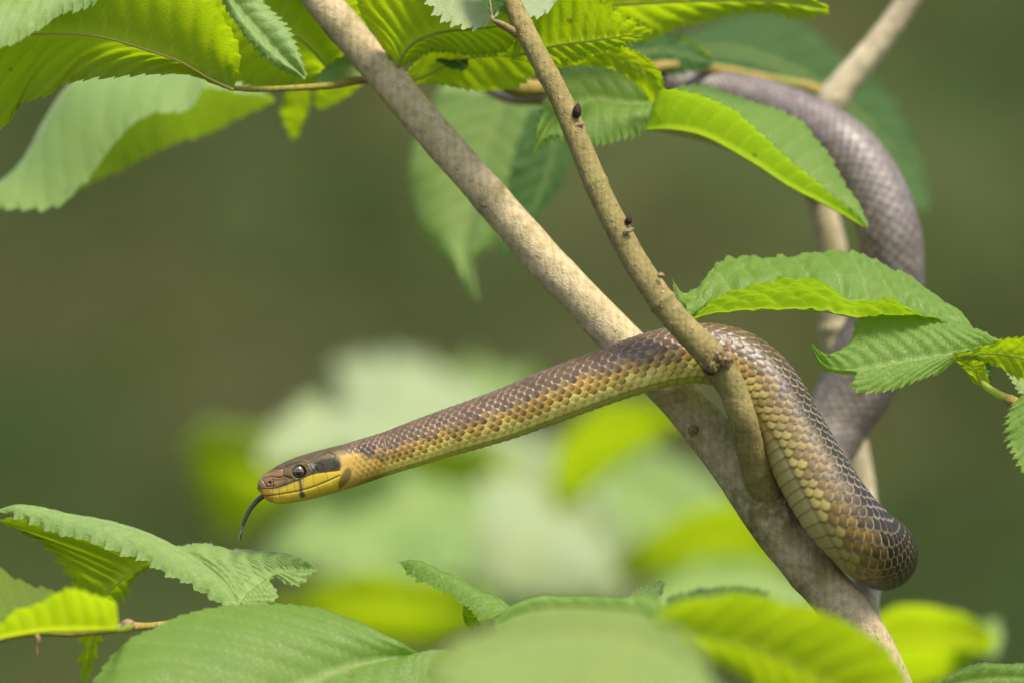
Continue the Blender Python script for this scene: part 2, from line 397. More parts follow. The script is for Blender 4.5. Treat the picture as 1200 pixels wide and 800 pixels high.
def build_snake():
    root = thing('snake', P(640, 470, 0), 'slender brown snake with yellow throat stretched over the branch fork, tongue out', 'snake')
    # path: x, y, depth, radius, dorsal vector (x, depth, z)
    path = [
        (455, 531.5, 0, 25.5, 0, -.03, 1), (480, 523, 0, 26.5, 0, -.03, 1), (520, 509.5, 0, 28, 0, -.03, 1), (560, 497, -.1, 29.5, 0, -.03, 1),
        (600, 483.5, -.1, 31, 0, -.03, 1), (650, 464, -.2, 32.5, 0, -.02, 1), (700, 445.5, -.3, 33, 0, 0, 1), (750, 428.5, -.4, 34, 0, .02, 1),
        (790, 418.5, -.4, 35, .05, .05, 1), (825, 415.5, -.35, 36, .2, .08, 1), (858, 422, -.3, 37, .45, .0, .9), (886, 442, -.35, 38.5, .7, .1, .7), (907, 471, -.45, 40, .85, .16, .5),
        (928, 510, -.6, 41, .87, .36, .45), (953, 556, -.75, 43, .87, .36, .45), (981, 600, -.8, 44, .87, .3, .45), (1008, 630, -.4, 43, .87, .12, .4),
        (1030, 645, .9, 41, .95, -.1, .15), (1034, 650, 3, 39, 1, -.25, -.05), (1010, 628, 6.2, 38, .9, -.6, .1), (978, 592, 8.6, 35, .5, -.9, .25), (961, 545, 10, 35, .1, -1, .3),
        (978, 500, 10.6, 38, -.1, -1, .25), (1003, 455, 10.8, 43, .0, -1, .15), (1022, 410, 10.7, 43, .2, -1, .1), (1038, 370, 10.5, 40, .4, -.9, .1), (1045, 320, 10.2, 38, .55, -.8, .15),
        (1041, 272, 10, 37, .65, -.75, .3), (1025, 225, 10.2, 36, .7, -.7, .5), (997, 182, 10.6, 35, .55, -.7, .8), (960, 152, 11.2, 32, .4, -.6, 1), (920, 131, 11.8, 29, .3, -.5, 1),
        (880, 117, 12.3, 26, .2, -.4, 1), (835, 107, 12.6, 23, .1, -.4, 1), (790, 101, 12.5, 20, 0, -.4, 1), (740, 99, 11.5, 18, 0, -.4, 1), (690, 103, 10.4, 15, 0, -.4, 1),
        (645, 110, 10, 13, 0, -.4, 1), (605, 113, 10.6, 10.5, 0, -.4, 1), (575, 104, 11.6, 8, 0, -.4, 1), (548, 84, 12, 5, .3, -.4, 1), (530, 62, 12, 1.2, .6, -.4, 1)]
    path = np.array(path, float)
    # head rings, station by station along the axis
    ax0, ax1 = np.array([301., 571.]), np.array([455., 531.5])
    axd = (ax1 - ax0) / np.linalg.norm(ax1 - ax0); nrm = np.array([axd[1], -axd[0]])   # up in the picture (y down)
    Ltot = np.linalg.norm(ax1 - ax0)
    tt = lambda q: np.array([[(np.array(a) - ax0) @ axd, (np.array(a) - ax0) @ nrm] for a in q])
    top, bot = tt(HEAD_TOP), tt(HEAD_BOT)
    nh = 300
    t = Ltot * (np.linspace(0, 1, nh, endpoint=False) ** 1.25)
    tp = np.interp(t, top[:, 0], top[:, 1]); bt = np.interp(t, bot[:, 0], bot[:, 1])
    ker = np.ones(9) / 9
    sm = lambda a: np.convolve(np.pad(a, 4, mode='edge'), ker, 'valid')
    tp, bt = sm(tp), sm(bt)
    close = np.sqrt(np.clip(t / 7, 0, 1) * (2 - np.clip(t / 7, 0, 1)))
    midl = (tp + bt) / 2 * .0 + (tp * .52 + bt * .48)
    tp = midl + (tp - midl) * np.maximum(close, .05); bt = midl + (bt - midl) * np.maximum(close, .05)
    hw = np.interp(t, [0, 4, 14, 30, 48, 66, 84, 100, 118, 140, 160], [9, 10.5, 14, 18, 21.5, 24.5, 27.5, 28, 26, 25, 25.5]) * np.maximum(close, .05)
    hw = sm(hw)
    cxh = ax0[0] + axd[0] * t + nrm[0] * midl; cyh = ax0[1] + axd[1] * t + nrm[1] * midl
    # body rings
    p2 = path[:, :3]
    C0 = P(*p2.T); Lw = np.linalg.norm(np.diff(C0, axis=0), axis=1); cum = np.r_[0, np.cumsum(Lw)]
    nb = int(cum[-1] / (PX * 1.1))
    def sp(cols):                      # spline over true 3D length
        q = cols; c = cum; u = np.linspace(0, c[-1], nb)
        m = np.zeros_like(q); m[1:-1] = (q[2:] - q[:-2]) / (c[2:] - c[:-2])[:, None]
        m[0] = (q[1] - q[0]) / (c[1] - c[0]); m[-1] = (q[-1] - q[-2]) / (c[-1] - c[-2])
        k = np.clip(np.searchsorted(c, u, side='right') - 1, 0, len(c) - 2); h = (c[k + 1] - c[k])[:, None]; s = (u - c[k])[:, None] / h
        return (2 * s**3 - 3 * s**2 + 1) * q[k] + (s**3 - 2 * s**2 + s) * h * m[k] + (-2 * s**3 + 3 * s**2) * q[k + 1] + (s**3 - s**2) * h * m[k + 1]
    B = sp(path)
    Cb = P(B[:, 0], B[:, 1], B[:, 2]); Rb = B[:, 3] * px_scale(B[:, 2])
    Ch = P(cxh, cyh, 0 * cxh)
    bw = smooth(nh - 110, nh, np.arange(nh) + 1.0)
    Ch = Ch + (Cb[0] - Ch[-1]) * bw[:, None]
    tp_r = (tp - midl); bt_r = (midl - bt); r0_ = B[0, 3]
    tp = midl + tp_r * (1 - bw) + r0_ * bw; bt = midl - bt_r * (1 - bw) - r0_ * bw; hw = hw * (1 - bw) + r0_ * bw
    C = np.vstack([Ch, Cb]); n = len(C)
    Tg = np.gradient(C, axis=0)
    Tg[:nh] = np.array([axd[0], 0, -axd[1]])
    for _ in range(40): Tg[nh - 60:nh + 40] = (np.roll(Tg, 1, 0) + Tg + np.roll(Tg, -1, 0))[nh - 60:nh + 40] / 3
    Tg /= np.linalg.norm(Tg, axis=1)[:, None]
    D = np.vstack([np.tile([0, 0, 1.], (nh, 1)), B[:, 4:7]])
    wgt = smooth(nh - 120, nh, np.arange(nh))[:, None]
    D[:nh] = D[:nh] * (1 - wgt) + np.array([0, -.03, 1]) * wgt
    for _ in range(30): D[1:-1] = (D[2:] + D[1:-1] + D[:-2]) / 3
    D -= Tg * (D * Tg).sum(1)[:, None]; D /= np.linalg.norm(D, axis=1)[:, None]
    S = np.cross(Tg, D)                                    # side vector
    rt = np.r_[(tp - midl) * PX, Rb]; rb = np.r_[(midl - bt) * PX, Rb]; rs = np.r_[hw * PX, Rb * 1.0]
    NT = 252
    th = np.linspace(-np.pi, np.pi, NT, endpoint=False)
    ct, st = np.cos(th)[None], np.sin(th)[None]
    up = np.where(ct > 0, rt[:, None] * ct, rb[:, None] * ct)
    sd_ = rs[:, None] * st
    # head: squarer section (flat crown, full cheeks), fading into the round neck
    hd = np.r_[1 - smooth(nh * .72, nh, np.arange(nh)), np.zeros(nb)][:, None]
    sq = 1 / (np.abs(ct) ** 2.7 + np.abs(st) ** 2.7) ** (1 / 2.7)
    f = 1 + hd * (sq - 1)
    up, sd_ = up * f, sd_ * f
    # body: belly a little flattened with a faint keel
    deg = np.degrees(np.abs(th))[None]
    bd = 1 - hd
    up = up * (1 - .05 * bd * smooth(140, 170, deg))
    V = C[:, None] + D[:, None] * up[..., None] + S[:, None] * sd_[..., None]
    Nn = D[:, None] * (ct / np.maximum(rt, 1e-6)[:, None])[..., None] + S[:, None] * (st / np.maximum(rs, 1e-6)[:, None])[..., None]
    Nn /= np.linalg.norm(Nn, axis=2)[..., None]
    # ---- scales
    Rm = np.r_[(rt[:nh] + rb[:nh]) / 2, Rb] / PX
    step = np.r_[0, np.linalg.norm(np.diff(C, axis=0), axis=1)] / PX
    pitch = np.interp(Rm, [0, 3, 24.5, 27, 30, 33, 36, 44], [2, 2.5, 6.0, 8.8, 10.6, 11.8, 12.2, 12.6])
    pitch = np.where(np.arange(n) > nh + nb * .45, np.interp(Rm, [0, 20, 45], [3, 9, 13.5]), pitch)
    q = np.cumsum(step / pitch)[:, None]
    dlt = np.radians(11.9)
    b0 = np.round(th / dlt)
    best = np.full((n, NT), -1.0); bi = np.zeros((n, NT)); bj = np.zeros((n, NT)); be = np.ones((n, NT)); ba = np.zeros((n, NT)); bb = np.zeros((n, NT))
    for dj in (-1, 0, 1):
        j = b0 + dj; off = .5 * (np.abs(j) % 2); b = th / dlt - j; j2 = np.broadcast_to(j, (n, NT))
        for di in (-1, 0, 1):
            i = np.round(q - off) + di; a = q - off - i
            wdt = .98
            e = (np.abs(a + .02) / .82) ** 1.75 + (np.abs(b) / 1.04) ** 1.6
            z = .62 * a + .42 * (1 - b * b) - .9 * np.clip(e - .72, 0, 1) * 1.1 + .30
            z = np.where((e < 1) & (np.abs(j2) <= 11), z, -1)
            mk = z > best
            best = np.where(mk, z, best); bi = np.where(mk, i, bi); bj = np.where(mk, j2, bj); be = np.where(mk, e, be); ba = np.where(mk, a, ba); bb = np.where(mk, b + 0 * q, bb)
    belly = deg > 137.5
    bl = np.broadcast_to(belly, (n, NT))
    fa = q % 1
    zb = .45 * fa + .15
    best = np.where(bl, zb, np.maximum(best, 0))
    fade = np.r_[smooth(210, 262, np.arange(nh)), np.ones(nb)][:, None]
    amp = ((pitch / 13) ** .7 * 2.7 * PX)[:, None] * fade * np.minimum(1, Rm / 12)[:, None] * (1 - .15 * smooth(nh + nb * .38, nh + nb * .46, np.arange(n)))[:, None]
    V = V + Nn * ((best - .5) * amp)[..., None]
    # ---- body colours
    cen = np.abs(bj) * 11.9
    rnd = hash01(bi, bj + 50.0); rnd2 = hash01(bj + 9.0, bi * 1.7)
    s_pos = np.r_[np.linspace(0, 0, nh), np.arange(nb) / nb][:, None]
    xpx = np.r_[cxh, B[:, 0]][:, None]
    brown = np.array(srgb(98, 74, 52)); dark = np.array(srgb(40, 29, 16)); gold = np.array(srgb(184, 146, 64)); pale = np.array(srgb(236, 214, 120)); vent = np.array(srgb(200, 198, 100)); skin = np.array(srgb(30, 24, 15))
    lav = np.array(srgb(92, 79, 74)); ochre = np.array(srgb(118, 94, 42)); cream = np.array(srgb(160, 142, 80))
    lim = smooth(0.16, .24, s_pos)                     # down limb: shade painted in as a darker back; ochre flank
    far = smooth(.40, .46, s_pos)  # rear coil: sky sheen painted in as greyish lavender
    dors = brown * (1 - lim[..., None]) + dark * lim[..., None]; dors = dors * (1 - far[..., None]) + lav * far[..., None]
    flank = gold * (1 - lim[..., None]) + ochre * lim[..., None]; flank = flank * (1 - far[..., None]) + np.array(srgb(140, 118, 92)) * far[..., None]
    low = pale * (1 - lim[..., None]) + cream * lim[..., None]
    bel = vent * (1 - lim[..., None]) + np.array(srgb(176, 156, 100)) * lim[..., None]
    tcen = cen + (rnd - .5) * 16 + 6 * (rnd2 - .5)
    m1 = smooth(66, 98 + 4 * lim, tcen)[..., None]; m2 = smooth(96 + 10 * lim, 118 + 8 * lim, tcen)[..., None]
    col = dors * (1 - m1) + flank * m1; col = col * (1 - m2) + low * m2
    # golden heart / brown rim on the intermediate rows
    heart = np.exp(-((ba + .1) / .35) ** 2 - (bb / .55) ** 2)
    mid_row = (smooth(62, 80, cen) * (1 - smooth(100, 116, cen)))[..., None]
    col = col * (1 - mid_row * .35 * (1 - heart[..., None])) + flank * 1.1 * (mid_row * .35 * heart[..., None])
    col = col * (.84 + .30 * rnd[..., None])
    red = smooth(.72, .8, rnd2)[..., None] * (1 - m2) * .15 * (1 - lim[..., None])
    col = col * (1 - red) + col * np.array([1.25, .95, .8]) * red
    edge = smooth(.54, .92, be)
    ek = (.8 - .3 * m2[..., 0]) * edge * (1 - .6 * far); col = col * (1 - ek[..., None]) + skin * ek[..., None]
    head_end = smooth(-.2, -.62, ba)
    col = col * (1 - .35 * head_end[..., None])
    # pale flecks along the scale tips
    fl = smooth(.1, .3, ba) * smooth(.42, .6, np.abs(bb)) * (1 - smooth(.86, .98, be)) * (rnd2 > .35) * smooth(.3, .6, noise2(ba * 3 + bi, bb * 3 + bj * 2, 5) + .6) * (1 - m1[..., 0]) * (.25 + .06 * lim + .1 * far)
    col = col * (1 - fl[..., None]) + np.array(srgb(205, 195, 185)) * fl[..., None]
    rear = (smooth(.12, .38, ba) * smooth(.62, .8, be) * (1 - smooth(.93, 1.0, be)) * (1 - m2[..., 0]) * (.14 + .22 * rnd2 + .45 * lim) * (1 - .85 * far))[..., None]  # free scale edges: whitish skin plus painted highlights
    col = col * (1 - rear) + np.array(srgb(168, 150, 126)) * rear
    hf_ = (far * (.5 + .6 * rnd) * np.exp(-((ba - .1) / .25) ** 2 - (bb / .35) ** 2))[..., None]  # rear coil: specular glint painted on each scale centre
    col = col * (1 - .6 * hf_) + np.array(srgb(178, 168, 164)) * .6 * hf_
    shut = (1 - smooth(.0, .1, fa) * (1 - smooth(.9, 1, fa)))
    bc = bel * (.9 + .2 * hash01(np.floor(q), 3.0)[..., None]) * (1 - .25 * np.broadcast_to(shut, (n, NT))[..., None])
    bc = bc * (1 - .3 * np.exp(-((deg - 140) / 3.0) ** 2)[..., None])
    col = np.where(bl[..., None], bc, col)
    # dark flecks between the pale flank scales
    dk = (smooth(104, 118, cen) * (1 - bl) * (hash01(bi * 3.1, bj) > .6) * smooth(-.1, -.6, ba))[..., None]
    col = col * (1 - .7 * dk)
    # ---- head relief and markings, drawn in side view (px); same on both cheeks
    H = nh + 40
    k = FOC / (FOC + V[:H, :, 1]) / PX
    X = V[:H, :, 0] * k + 600; Y = 400 - (V[:H, :, 2] - EYE_Z) * k
    sidef = smooth(.25, .6, np.abs(st)) * np.ones((H, 1))
    h = np.zeros((H, NT))
    dm = line_dist(X, Y, MOUTH)
    h -= 1.0 * np.exp(-(dm / .9) ** 2) * sidef
    lipu = [(306, 572), (318, 572.5), (328, 570), (343, 564.5), (349, 562.5), (352, 561.8), (361, 557), (372, 553.8), (386, 552.5), (398, 551)]
    sut = [[(319, 571.5), (319.5, 580)], [(326, 570), (326.5, 579)], [(335, 567), (336, 577.5)], [(344, 564), (345, 576)], [(355, 560.5), (355, 574)], [(366, 554), (367, 570)], [(381, 553), (384, 563)],
           [(327, 580), (328.5, 586)], [(340, 578), (342, 584)], [(314, 581), (313, 586)], [(355, 576), (358, 582)], [(371, 570), (375, 577)]]
    plates = [[(331, 548), (332, 558), (326, 559), (317, 557.5)], [(317, 557.5), (308, 560)], [(332, 548), (322, 548)], [(332, 557), (342, 560)], [(333, 547), (342, 544), (352, 540.5), (362, 543)],
              [(362, 543), (366, 551)], [(362, 543), (372, 534), (383, 528)], [(372, 552), (368, 545)], [(383, 528), (392, 533), (390, 545)], [(320, 561), (320, 571)], [(312, 570), (322, 569)], [(308, 562), (313, 570)]]
    dl_ = line_dist(X, Y, lipu); ds = np.min([line_dist(X, Y, s) for s in sut], 0); dp = np.min([line_dist(X, Y, s) for s in plates], 0)
    h -= .45 * np.exp(-(dl_ / .7) ** 2) * sidef + .45 * np.exp(-(ds / .6) ** 2) * sidef + .75 * np.exp(-(dp / .75) ** 2)
    ex, ey = 350.7, 552.2
    de = np.hypot(X - ex, (Y - ey) * 1.04)
    h -= 3.2 * (1 - smooth(6.2, 8.6, de)) * sidef
    h += .25 * np.exp(-((de - 10) / 1.8) ** 2) * sidef
    dn = np.hypot((X - 316.3) / 1.1, Y - 565); h -= 1.4 * (1 - smooth(.8, 2.4, dn)) * sidef
    # brow ridge and lore hollow
    h += 1.0 * np.exp(-(line_dist(X, Y, [(338, 545), (346, 541), (356, 541), (362, 545)]) / 2.2) ** 2) * sidef
    h -= .8 * np.exp(-(line_dist(X, Y, [(324, 563), (338, 560)]) / 3) ** 2) * sidef
    h += .8 * np.exp(-(line_dist(X, Y, [(340, 583), (385, 570)]) / 5) ** 2) * sidef
    hf = (1 - smooth(nh - 40, H, np.arange(H)))[:, None]
    V[:H] += Nn[:H] * (h * hf * PX)[..., None]
    hc = np.zeros((H, NT, 3)) + np.array(srgb(104, 86, 48))
    nz = noise2(X / 5, Y / 4, 3)[..., None]
    hc = hc * (1 + .65 * nz) * (1 + .35 * noise2(X / 1.6, Y / 1.6, 8)[..., None])
    mixc = lambda c, m, colr, a=1.0: c * (1 - (m * a)[..., None]) + np.array(colr) * (m * a)[..., None]
    # snout tan, crown darker
    hc = mixc(hc, poly_soft(X, Y, [(298, 560), (330, 545), (334, 560), (322, 572), (300, 580)], 4), srgb(136, 100, 58), .85)
    hc = mixc(hc, poly_soft(X, Y, [(308, 554), (335, 536), (372, 524), (420, 508), (440, 500), (440, 512), (410, 522), (385, 531), (360, 540), (336, 546), (322, 552)], 2.5), srgb(72, 58, 40), .75)
    yel = poly_soft(X, Y, [(300, 576), (318, 574), (330, 571), (345, 565), (352, 562.5), (361, 557.5), (372, 554), (386, 552.3), (399, 550), (402, 534), (414, 530), (424, 531), (440, 541), (452, 546), (470, 540), (480, 556), (440, 572), (390, 590), (330, 600), (305, 592), (304, 582)], 1.6)
    hc = mixc(hc, yel, srgb(214, 182, 56))
    hc = mixc(hc, poly_soft(X, Y, [(398, 534), (415, 528), (430, 534), (455, 542), (490, 540), (490, 562), (420, 580), (404, 575)], 3), srgb(192, 154, 74))
    hc = mixc(hc, poly_soft(X, Y, [(300, 575), (317, 573.5), (322, 580), (318, 590), (304, 590)], 3) * sidef, srgb(186, 120, 46), .8)
    blk = srgb(34, 28, 24)
    gry = np.array(srgb(58, 62, 58))
    hc = mixc(hc, poly_soft(X, Y, [(361, 549), (369, 541), (378, 537), (390, 536), (398, 541), (400.5, 546), (396, 551), (384, 551.5), (372, 553), (364, 553)], 2.6) * sidef * np.clip(.75 + 1.1 * noise2(X / 3.2, Y / 2.4, 6), .78, 1), blk, .96)
    hc = mixc(hc, poly_soft(X, Y, [(361, 547), (366, 543), (371, 543), (366, 551)], 1) * sidef, srgb(150, 145, 135), .6)
    hc = mixc(hc, np.exp(-(line_dist(X, Y, [(351, 561), (352.3, 568), (353, 576), (354.5, 580)]) / 1.9) ** 2) * sidef, srgb(48, 54, 66), .95)
    hc = mixc(hc, poly_soft(X, Y, [(350, 577), (356, 576), (358, 580), (354, 583), (351, 581)], 1.2) * sidef, srgb(60, 62, 60), .8)
    hc = mixc(hc, poly_soft(X, Y, [(409, 547), (412, 551), (411, 560), (403, 569), (397, 574), (396, 565), (400, 556), (405, 549)], 1.6) * sidef, srgb(84, 80, 34), .8)
    hc = mixc(hc, poly_soft(X, Y, [(405, 517), (424, 511), (436, 521), (428, 531), (412, 527), (400, 528)], 3), srgb(92, 72, 52), .55)
    hc = hc * (1 - .62 * np.exp(-(dm / .75) ** 2) * sidef)[..., None]
    hc = hc * (1 - (.35 * np.exp(-(dl_ / .6) ** 2) + .26 * np.exp(-(ds / .6) ** 2)) * sidef)[..., None] * (1 - .55 * np.exp(-(dp / .7) ** 2))[..., None]
    hc = mixc(hc, (1 - smooth(7.2, 9.6, de)) * sidef, srgb(26, 22, 16))
    hc = mixc(hc, (1 - smooth(1.2, 2.6, dn)) * sidef, srgb(58, 34, 26))
    # hand over from head colours to scaled neck between x = 400 and 455; dark neck blotches over the scales
    back_m = poly_soft(X, Y, [(395, 490), (500, 480), (500, 534), (452, 540), (440, 534), (424, 529), (402, 531)], 3)
    neck = np.maximum(smooth(440, 466, X), back_m * smooth(388, 410, X))[..., None]
    scl = col[:H]; tone = (scl.mean(2) / np.maximum(.11, 1e-3))
    tex = 1 - .45 * (edge[:H] * fade[:H])
    hc = hc * tex[..., None]
    full_ = hc * (1 - neck) + scl * neck
    col[:H] = full_
    # dark nape blotches painted on the scales
    H2 = nh + 140
    k = FOC / (FOC + V[:H2, :, 1]) / PX
    X = V[:H2, :, 0] * k + 600; Y = 400 - (V[:H2, :, 2] - EYE_Z) * k
    for poly, a, c in (([(419, 523), (428, 520), (440, 522), (439, 531), (433, 538), (427, 539), (422, 532)], .85, blk), ([(443, 530), (452, 527), (456, 534), (450, 544), (445, 541)], .6, blk)):
        m = poly_soft(X, Y, poly, 1.5) * a * .8 * (.6 + .5 * rnd[:H2]); m = np.clip(m, 0, 1)
        col[:H2] = mixc(col[:H2], m, c)
    ochm = poly_soft(X, Y, [(436, 542), (452, 540), (470, 528), (520, 520), (560, 508), (560, 530), (500, 556), (450, 570)], 5) * .35
    col[:H2] = col[:H2] * (1 - ochm[..., None]) + col[:H2] * np.array([1.25, 1.1, .7]) * ochm[..., None]
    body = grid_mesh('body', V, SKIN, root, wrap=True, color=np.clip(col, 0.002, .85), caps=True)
    # ---- eyes
    hw_e = hw[np.argmin(np.abs(t - 54))]
    def eye_mat():
        M = Mat('snake_eye'); a = M.n('ShaderNodeVertexColor', layer_name='vertex_paint')
        p = M.n('ShaderNodeBsdfPrincipled', Roughness=.06); p.inputs['Specular IOR Level'].default_value = .8; p.inputs['Coat Weight'].default_value = 1; p.inputs['Coat Roughness'].default_value = .02
        M.l(a.outputs[0], p.inputs['Base Color']); M.l(p.outputs[0], M.out.inputs[0]); return M.m
    EM = eye_mat()
    for s in (-1, 1):
        r = 7.6 * PX; la = np.linspace(0, np.pi * .5, 24); lo = np.linspace(0, 2 * np.pi, 48, endpoint=False)
        cx_, cz_ = P(ex, ey, 0)[0], P(ex, ey, 0)[2]
        A, O = np.meshgrid(la, lo, indexing='ij')
        c0 = s * (hw_e - 3.6) * PX
        VV = np.stack([cx_ + r * np.sin(A) * np.cos(O), c0 + s * r * .62 * np.cos(A), cz_ + r * np.sin(A) * np.sin(O)], -1)
        if s > 0: VV = VV[:, ::-1]
        rad = np.hypot(VV[..., 0] - cx_ - .3 * PX, VV[..., 2] - cz_ + .3 * PX) / PX
        ang = np.arctan2(VV[..., 2] - cz_, VV[..., 0] - cx_)
        iris = np.array(srgb(62, 44, 30)) * (1 + .5 * noise2(ang * 6, rad / 2, 1))[..., None] * (1 + .5 * np.sin(ang))[..., None]
        cc = np.where((rad < 4.3)[..., None], np.array([.004, .004, .004]), iris)
        ring = np.exp(-((rad - 4.7) / .4) ** 2)[..., None]; cc = cc * (1 - .5 * ring) + np.array(srgb(150, 98, 50)) * .5 * ring
        lim_ = smooth(6.6, 8.2, rad)[..., None]; cc = cc * (1 - lim_) + np.array([.008, .007, .006]) * lim_
        grid_mesh('eye', VV, EM, root, wrap=True, color=np.clip(cc, .002, .8))
    # ---- tongue, forked
    TM = plain('tongue', (.034, .030, .030), .4, .5, 1200)
    tub = tube('tongue', [(318, 577.5, 0, 2.6), (311, 580, 0, 2.9), (305, 583, 0, 3.0), (298, 590, 0, 2.8), (291.5, 599, 0, 2.5), (287, 609, 0, 2.2), (284.5, 616, 0, 1.8)], TM, root, seg=12, step=1)
    for dd in (-1, 1):
        tube('tongue_tip', [(285, 614.5, 0, 1.3), (283.2, 620, .06 * dd, 1.0), (281.6 + dd * .5, 626, .15 * dd, .75), (280.5 + dd * 1.6, 632, .25 * dd, .4)], TM, tub, seg=8, step=1)
    return root
build_snake()
# ------------------------------------------------------------------ the young elm: stems, shoots, buds
TREE = thing('young_elm_tree', (P(1120, 5200, 3)[0], .03, 0), 'young elm tree with crossing grey and olive stems that carry the snake', 'tree')
MAIN = [(300, -110, 4, 18), (340, -50, 3.8, 19), (377, 0, 3.5, 20.5), (475, 117, 3.1, 20.5), (571, 228, 2.7, 21), (637, 304, 2.4, 22), (736, 407, 1.9, 24), (790, 460, 1.6, 25.5), (835, 510, 1.2, 28), (872, 552, .75, 33), (899, 594, .55, 33),
        (935, 650, .6, 28), (980, 702, .6, 28), (1018, 755, .6, 28), (1043, 810, .6, 28), (1060, 880, .7, 29), (1085, 1100, 1, 33), (1105, 1700, 2, 40), (1118, 3200, 2.6, 46), (1120, 5215, 3, 54)]
main = tube('trunk', MAIN, BARK, TREE, rough=.07, seg=36, step=2.2, seed=1,
            knots=[(573, 236, 1.3, 12), (655, 325, .8, 6), (812, 503, 1.5, 9), (880, 600, 1.8, 14), (948, 672, 1.6, 10), (895, 618, 1.5, 10), (400, 30, 1.2, 10), (1015, 740, .7, 5)],
            wear=[(830, 530, 28), (865, 590, 40), (905, 610, 30), (945, 676, 22), (400, 30, 8), (573, 236, 10)])
SHOOT = [(560, -130, 1.2, 9), (578, -60, .6, 10), (598, -2, .1, 11), (620, 45, -.3, 12), (655, 112, -.8, 12.7), (679, 168, -1.2, 13.5), (703, 226, -1.5, 14), (739, 297, -1.75, 15), (765, 338, -1.9, 15.5), (793, 375, -2.0, 16),
         (823, 406, -2.05, 17), (843, 430, -2.0, 19), (858, 455, -1.9, 17), (870, 488, -1.7, 16.5), (877, 518, -1.15, 17), (884, 541, -.65, 17.5), (891, 561, -.2, 19.5), (899, 580, .3, 23), (909, 602, 1.1, 27), (916, 616, 1.7, 24)]
shoot = tube('side_shoot', SHOOT, BARK_SHOOT, TREE, rough=.035, seg=28, step=1.8, seed=4,
             knots=[(676, 144, 1.6, 4), (735, 272, 1.5, 4), (776, 355, 1.8, 4), (781, 350, .8, 3), (643, 90, .6, 3), (699, 215, 1.1, 4), (850, 425, 2.5, 9), (833, 402, 1.4, 4), (612, 30, .8, 4), (889, 548, 1.0, 5)],
             wear=[(848, 425, 13), (900, 588, 24), (680, 148, 5), (776, 355, 7), (735, 272, 5)])
def bud(x, y, d, ang, ln, r, parent=TREE):
    """pointed bud of overlapping dark scales; ang in degrees from straight up, clockwise"""
    n, m = 14, 14; a = math.radians(ang); ax = np.array([math.sin(a), -.15, math.cos(a)]); ax /= np.linalg.norm(ax)
    sx = np.cross(ax, [0, 1, 0]); sx /= np.linalg.norm(sx); sy = np.cross(ax, sx)
    u = np.linspace(0, 1, n); th = np.linspace(0, 2 * np.pi, m, endpoint=False)
    prof = np.sin(np.pi * np.clip(u * .86 + .16, 0, 1)) ** .8 * (1 + .12 * ((u * 4) % 1))
    U, T = np.meshgrid(u, th, indexing='ij'); R = (prof[:, None] * (1 + .08 * np.cos(2 * T + 6 * U))) * r * PX
    c = P(x, y, d)
    V = c + ax * (U * ln * PX)[..., None] + sx * (R * np.cos(T))[..., None] + sy * (R * np.sin(T))[..., None]
    return grid_mesh('bud', V, BUD, parent, wrap=True, caps=True)
bud(675, 138, -1.35, 8, 18, 5.2); bud(735, 263, -1.9, 20, 12, 4.2); 
# torn stub where the shoot was broken, with ragged fibres
def stub(x, y, d, ang, ln, r, mat, parent, seed=0):
    n, m = 12, 18; a = math.radians(ang); ax = np.array([math.sin(a), -.35, math.cos(a)]); ax /= np.linalg.norm(ax)
    sx = np.cross(ax, [0, 1, 0]); sx /= np.linalg.norm(sx); sy = np.cross(ax, sx)
    u = np.linspace(0, 1, n); th = np.linspace(0, 2 * np.pi, m, endpoint=False); U, T = np.meshgrid(u, th, indexing='ij')
    rag = 1 + .35 * noise2(T * 2.2, T * 0, seed); L = ln * (rag * U - .25 * smooth(.9, 1, U))
    R = r * (1.15 - .45 * U + .25 * noise2(T * 3, U * 4, seed + 2)) * (1 - .75 * smooth(.92, 1, U))
    V = P(x, y, d) + (ax * L[..., None] + sx * (R * np.cos(T))[..., None] + sy * (R * np.sin(T))[..., None]) * PX
    return grid_mesh('broken_stub', V, mat, parent, wrap=True, caps=True)
def lump(name, x, y, d, rx, ry, ang, mat, parent, seed=0, rag=.35):
    """low irregular swelling pressed onto the bark"""
    n, m = 12, 20; a = math.radians(ang); la = np.linspace(.05, np.pi - .05, n); lo = np.linspace(0, 2 * np.pi, m, endpoint=False); A, O = np.meshgrid(la, lo, indexing='ij')
    R = 1 + rag * (noise2(np.cos(O) * 1.7 + A * 1.3, np.sin(O) * 1.7 + A, seed) + .6 * noise2(np.cos(O) * 4 + A * 2, np.sin(O) * 4, seed + 1)) * 2
    p = np.stack([np.sin(A) * np.cos(O) * rx, np.sin(A) * np.sin(O) * ry, np.cos(A) * min(rx, ry) * .8], -1) * R[..., None]
    V = P(x, y, d) + np.stack([p[..., 0] * math.cos(a) - p[..., 1] * math.sin(a), p[..., 2], -(p[..., 0] * math.sin(a) + p[..., 1] * math.cos(a))], -1) * PX
    return grid_mesh(name, V, mat, parent, wrap=True, caps=True)
stub(847, 424, -2.5, 5, 17, 8, BARK_SHOOT, TREE, 1)
lump('torn_bark', 852, 408, -2.6, 5, 7, 10, SCAR, TREE, 2, .6); lump('torn_bark', 842, 414, -2.7, 4, 7, -10, SCAR, TREE, 6, .7); lump('torn_bark', 853, 421, -2.75, 7, 8, 30, SCAR, TREE, 7, .6); lump('torn_bark', 833, 434, -2.5, 7, 5, 20, BUD, TREE, 5, .5); lump('torn_bark', 838, 426, -2.6, 6, 9, 0, BARK_SHOOT, TREE, 15, .5)
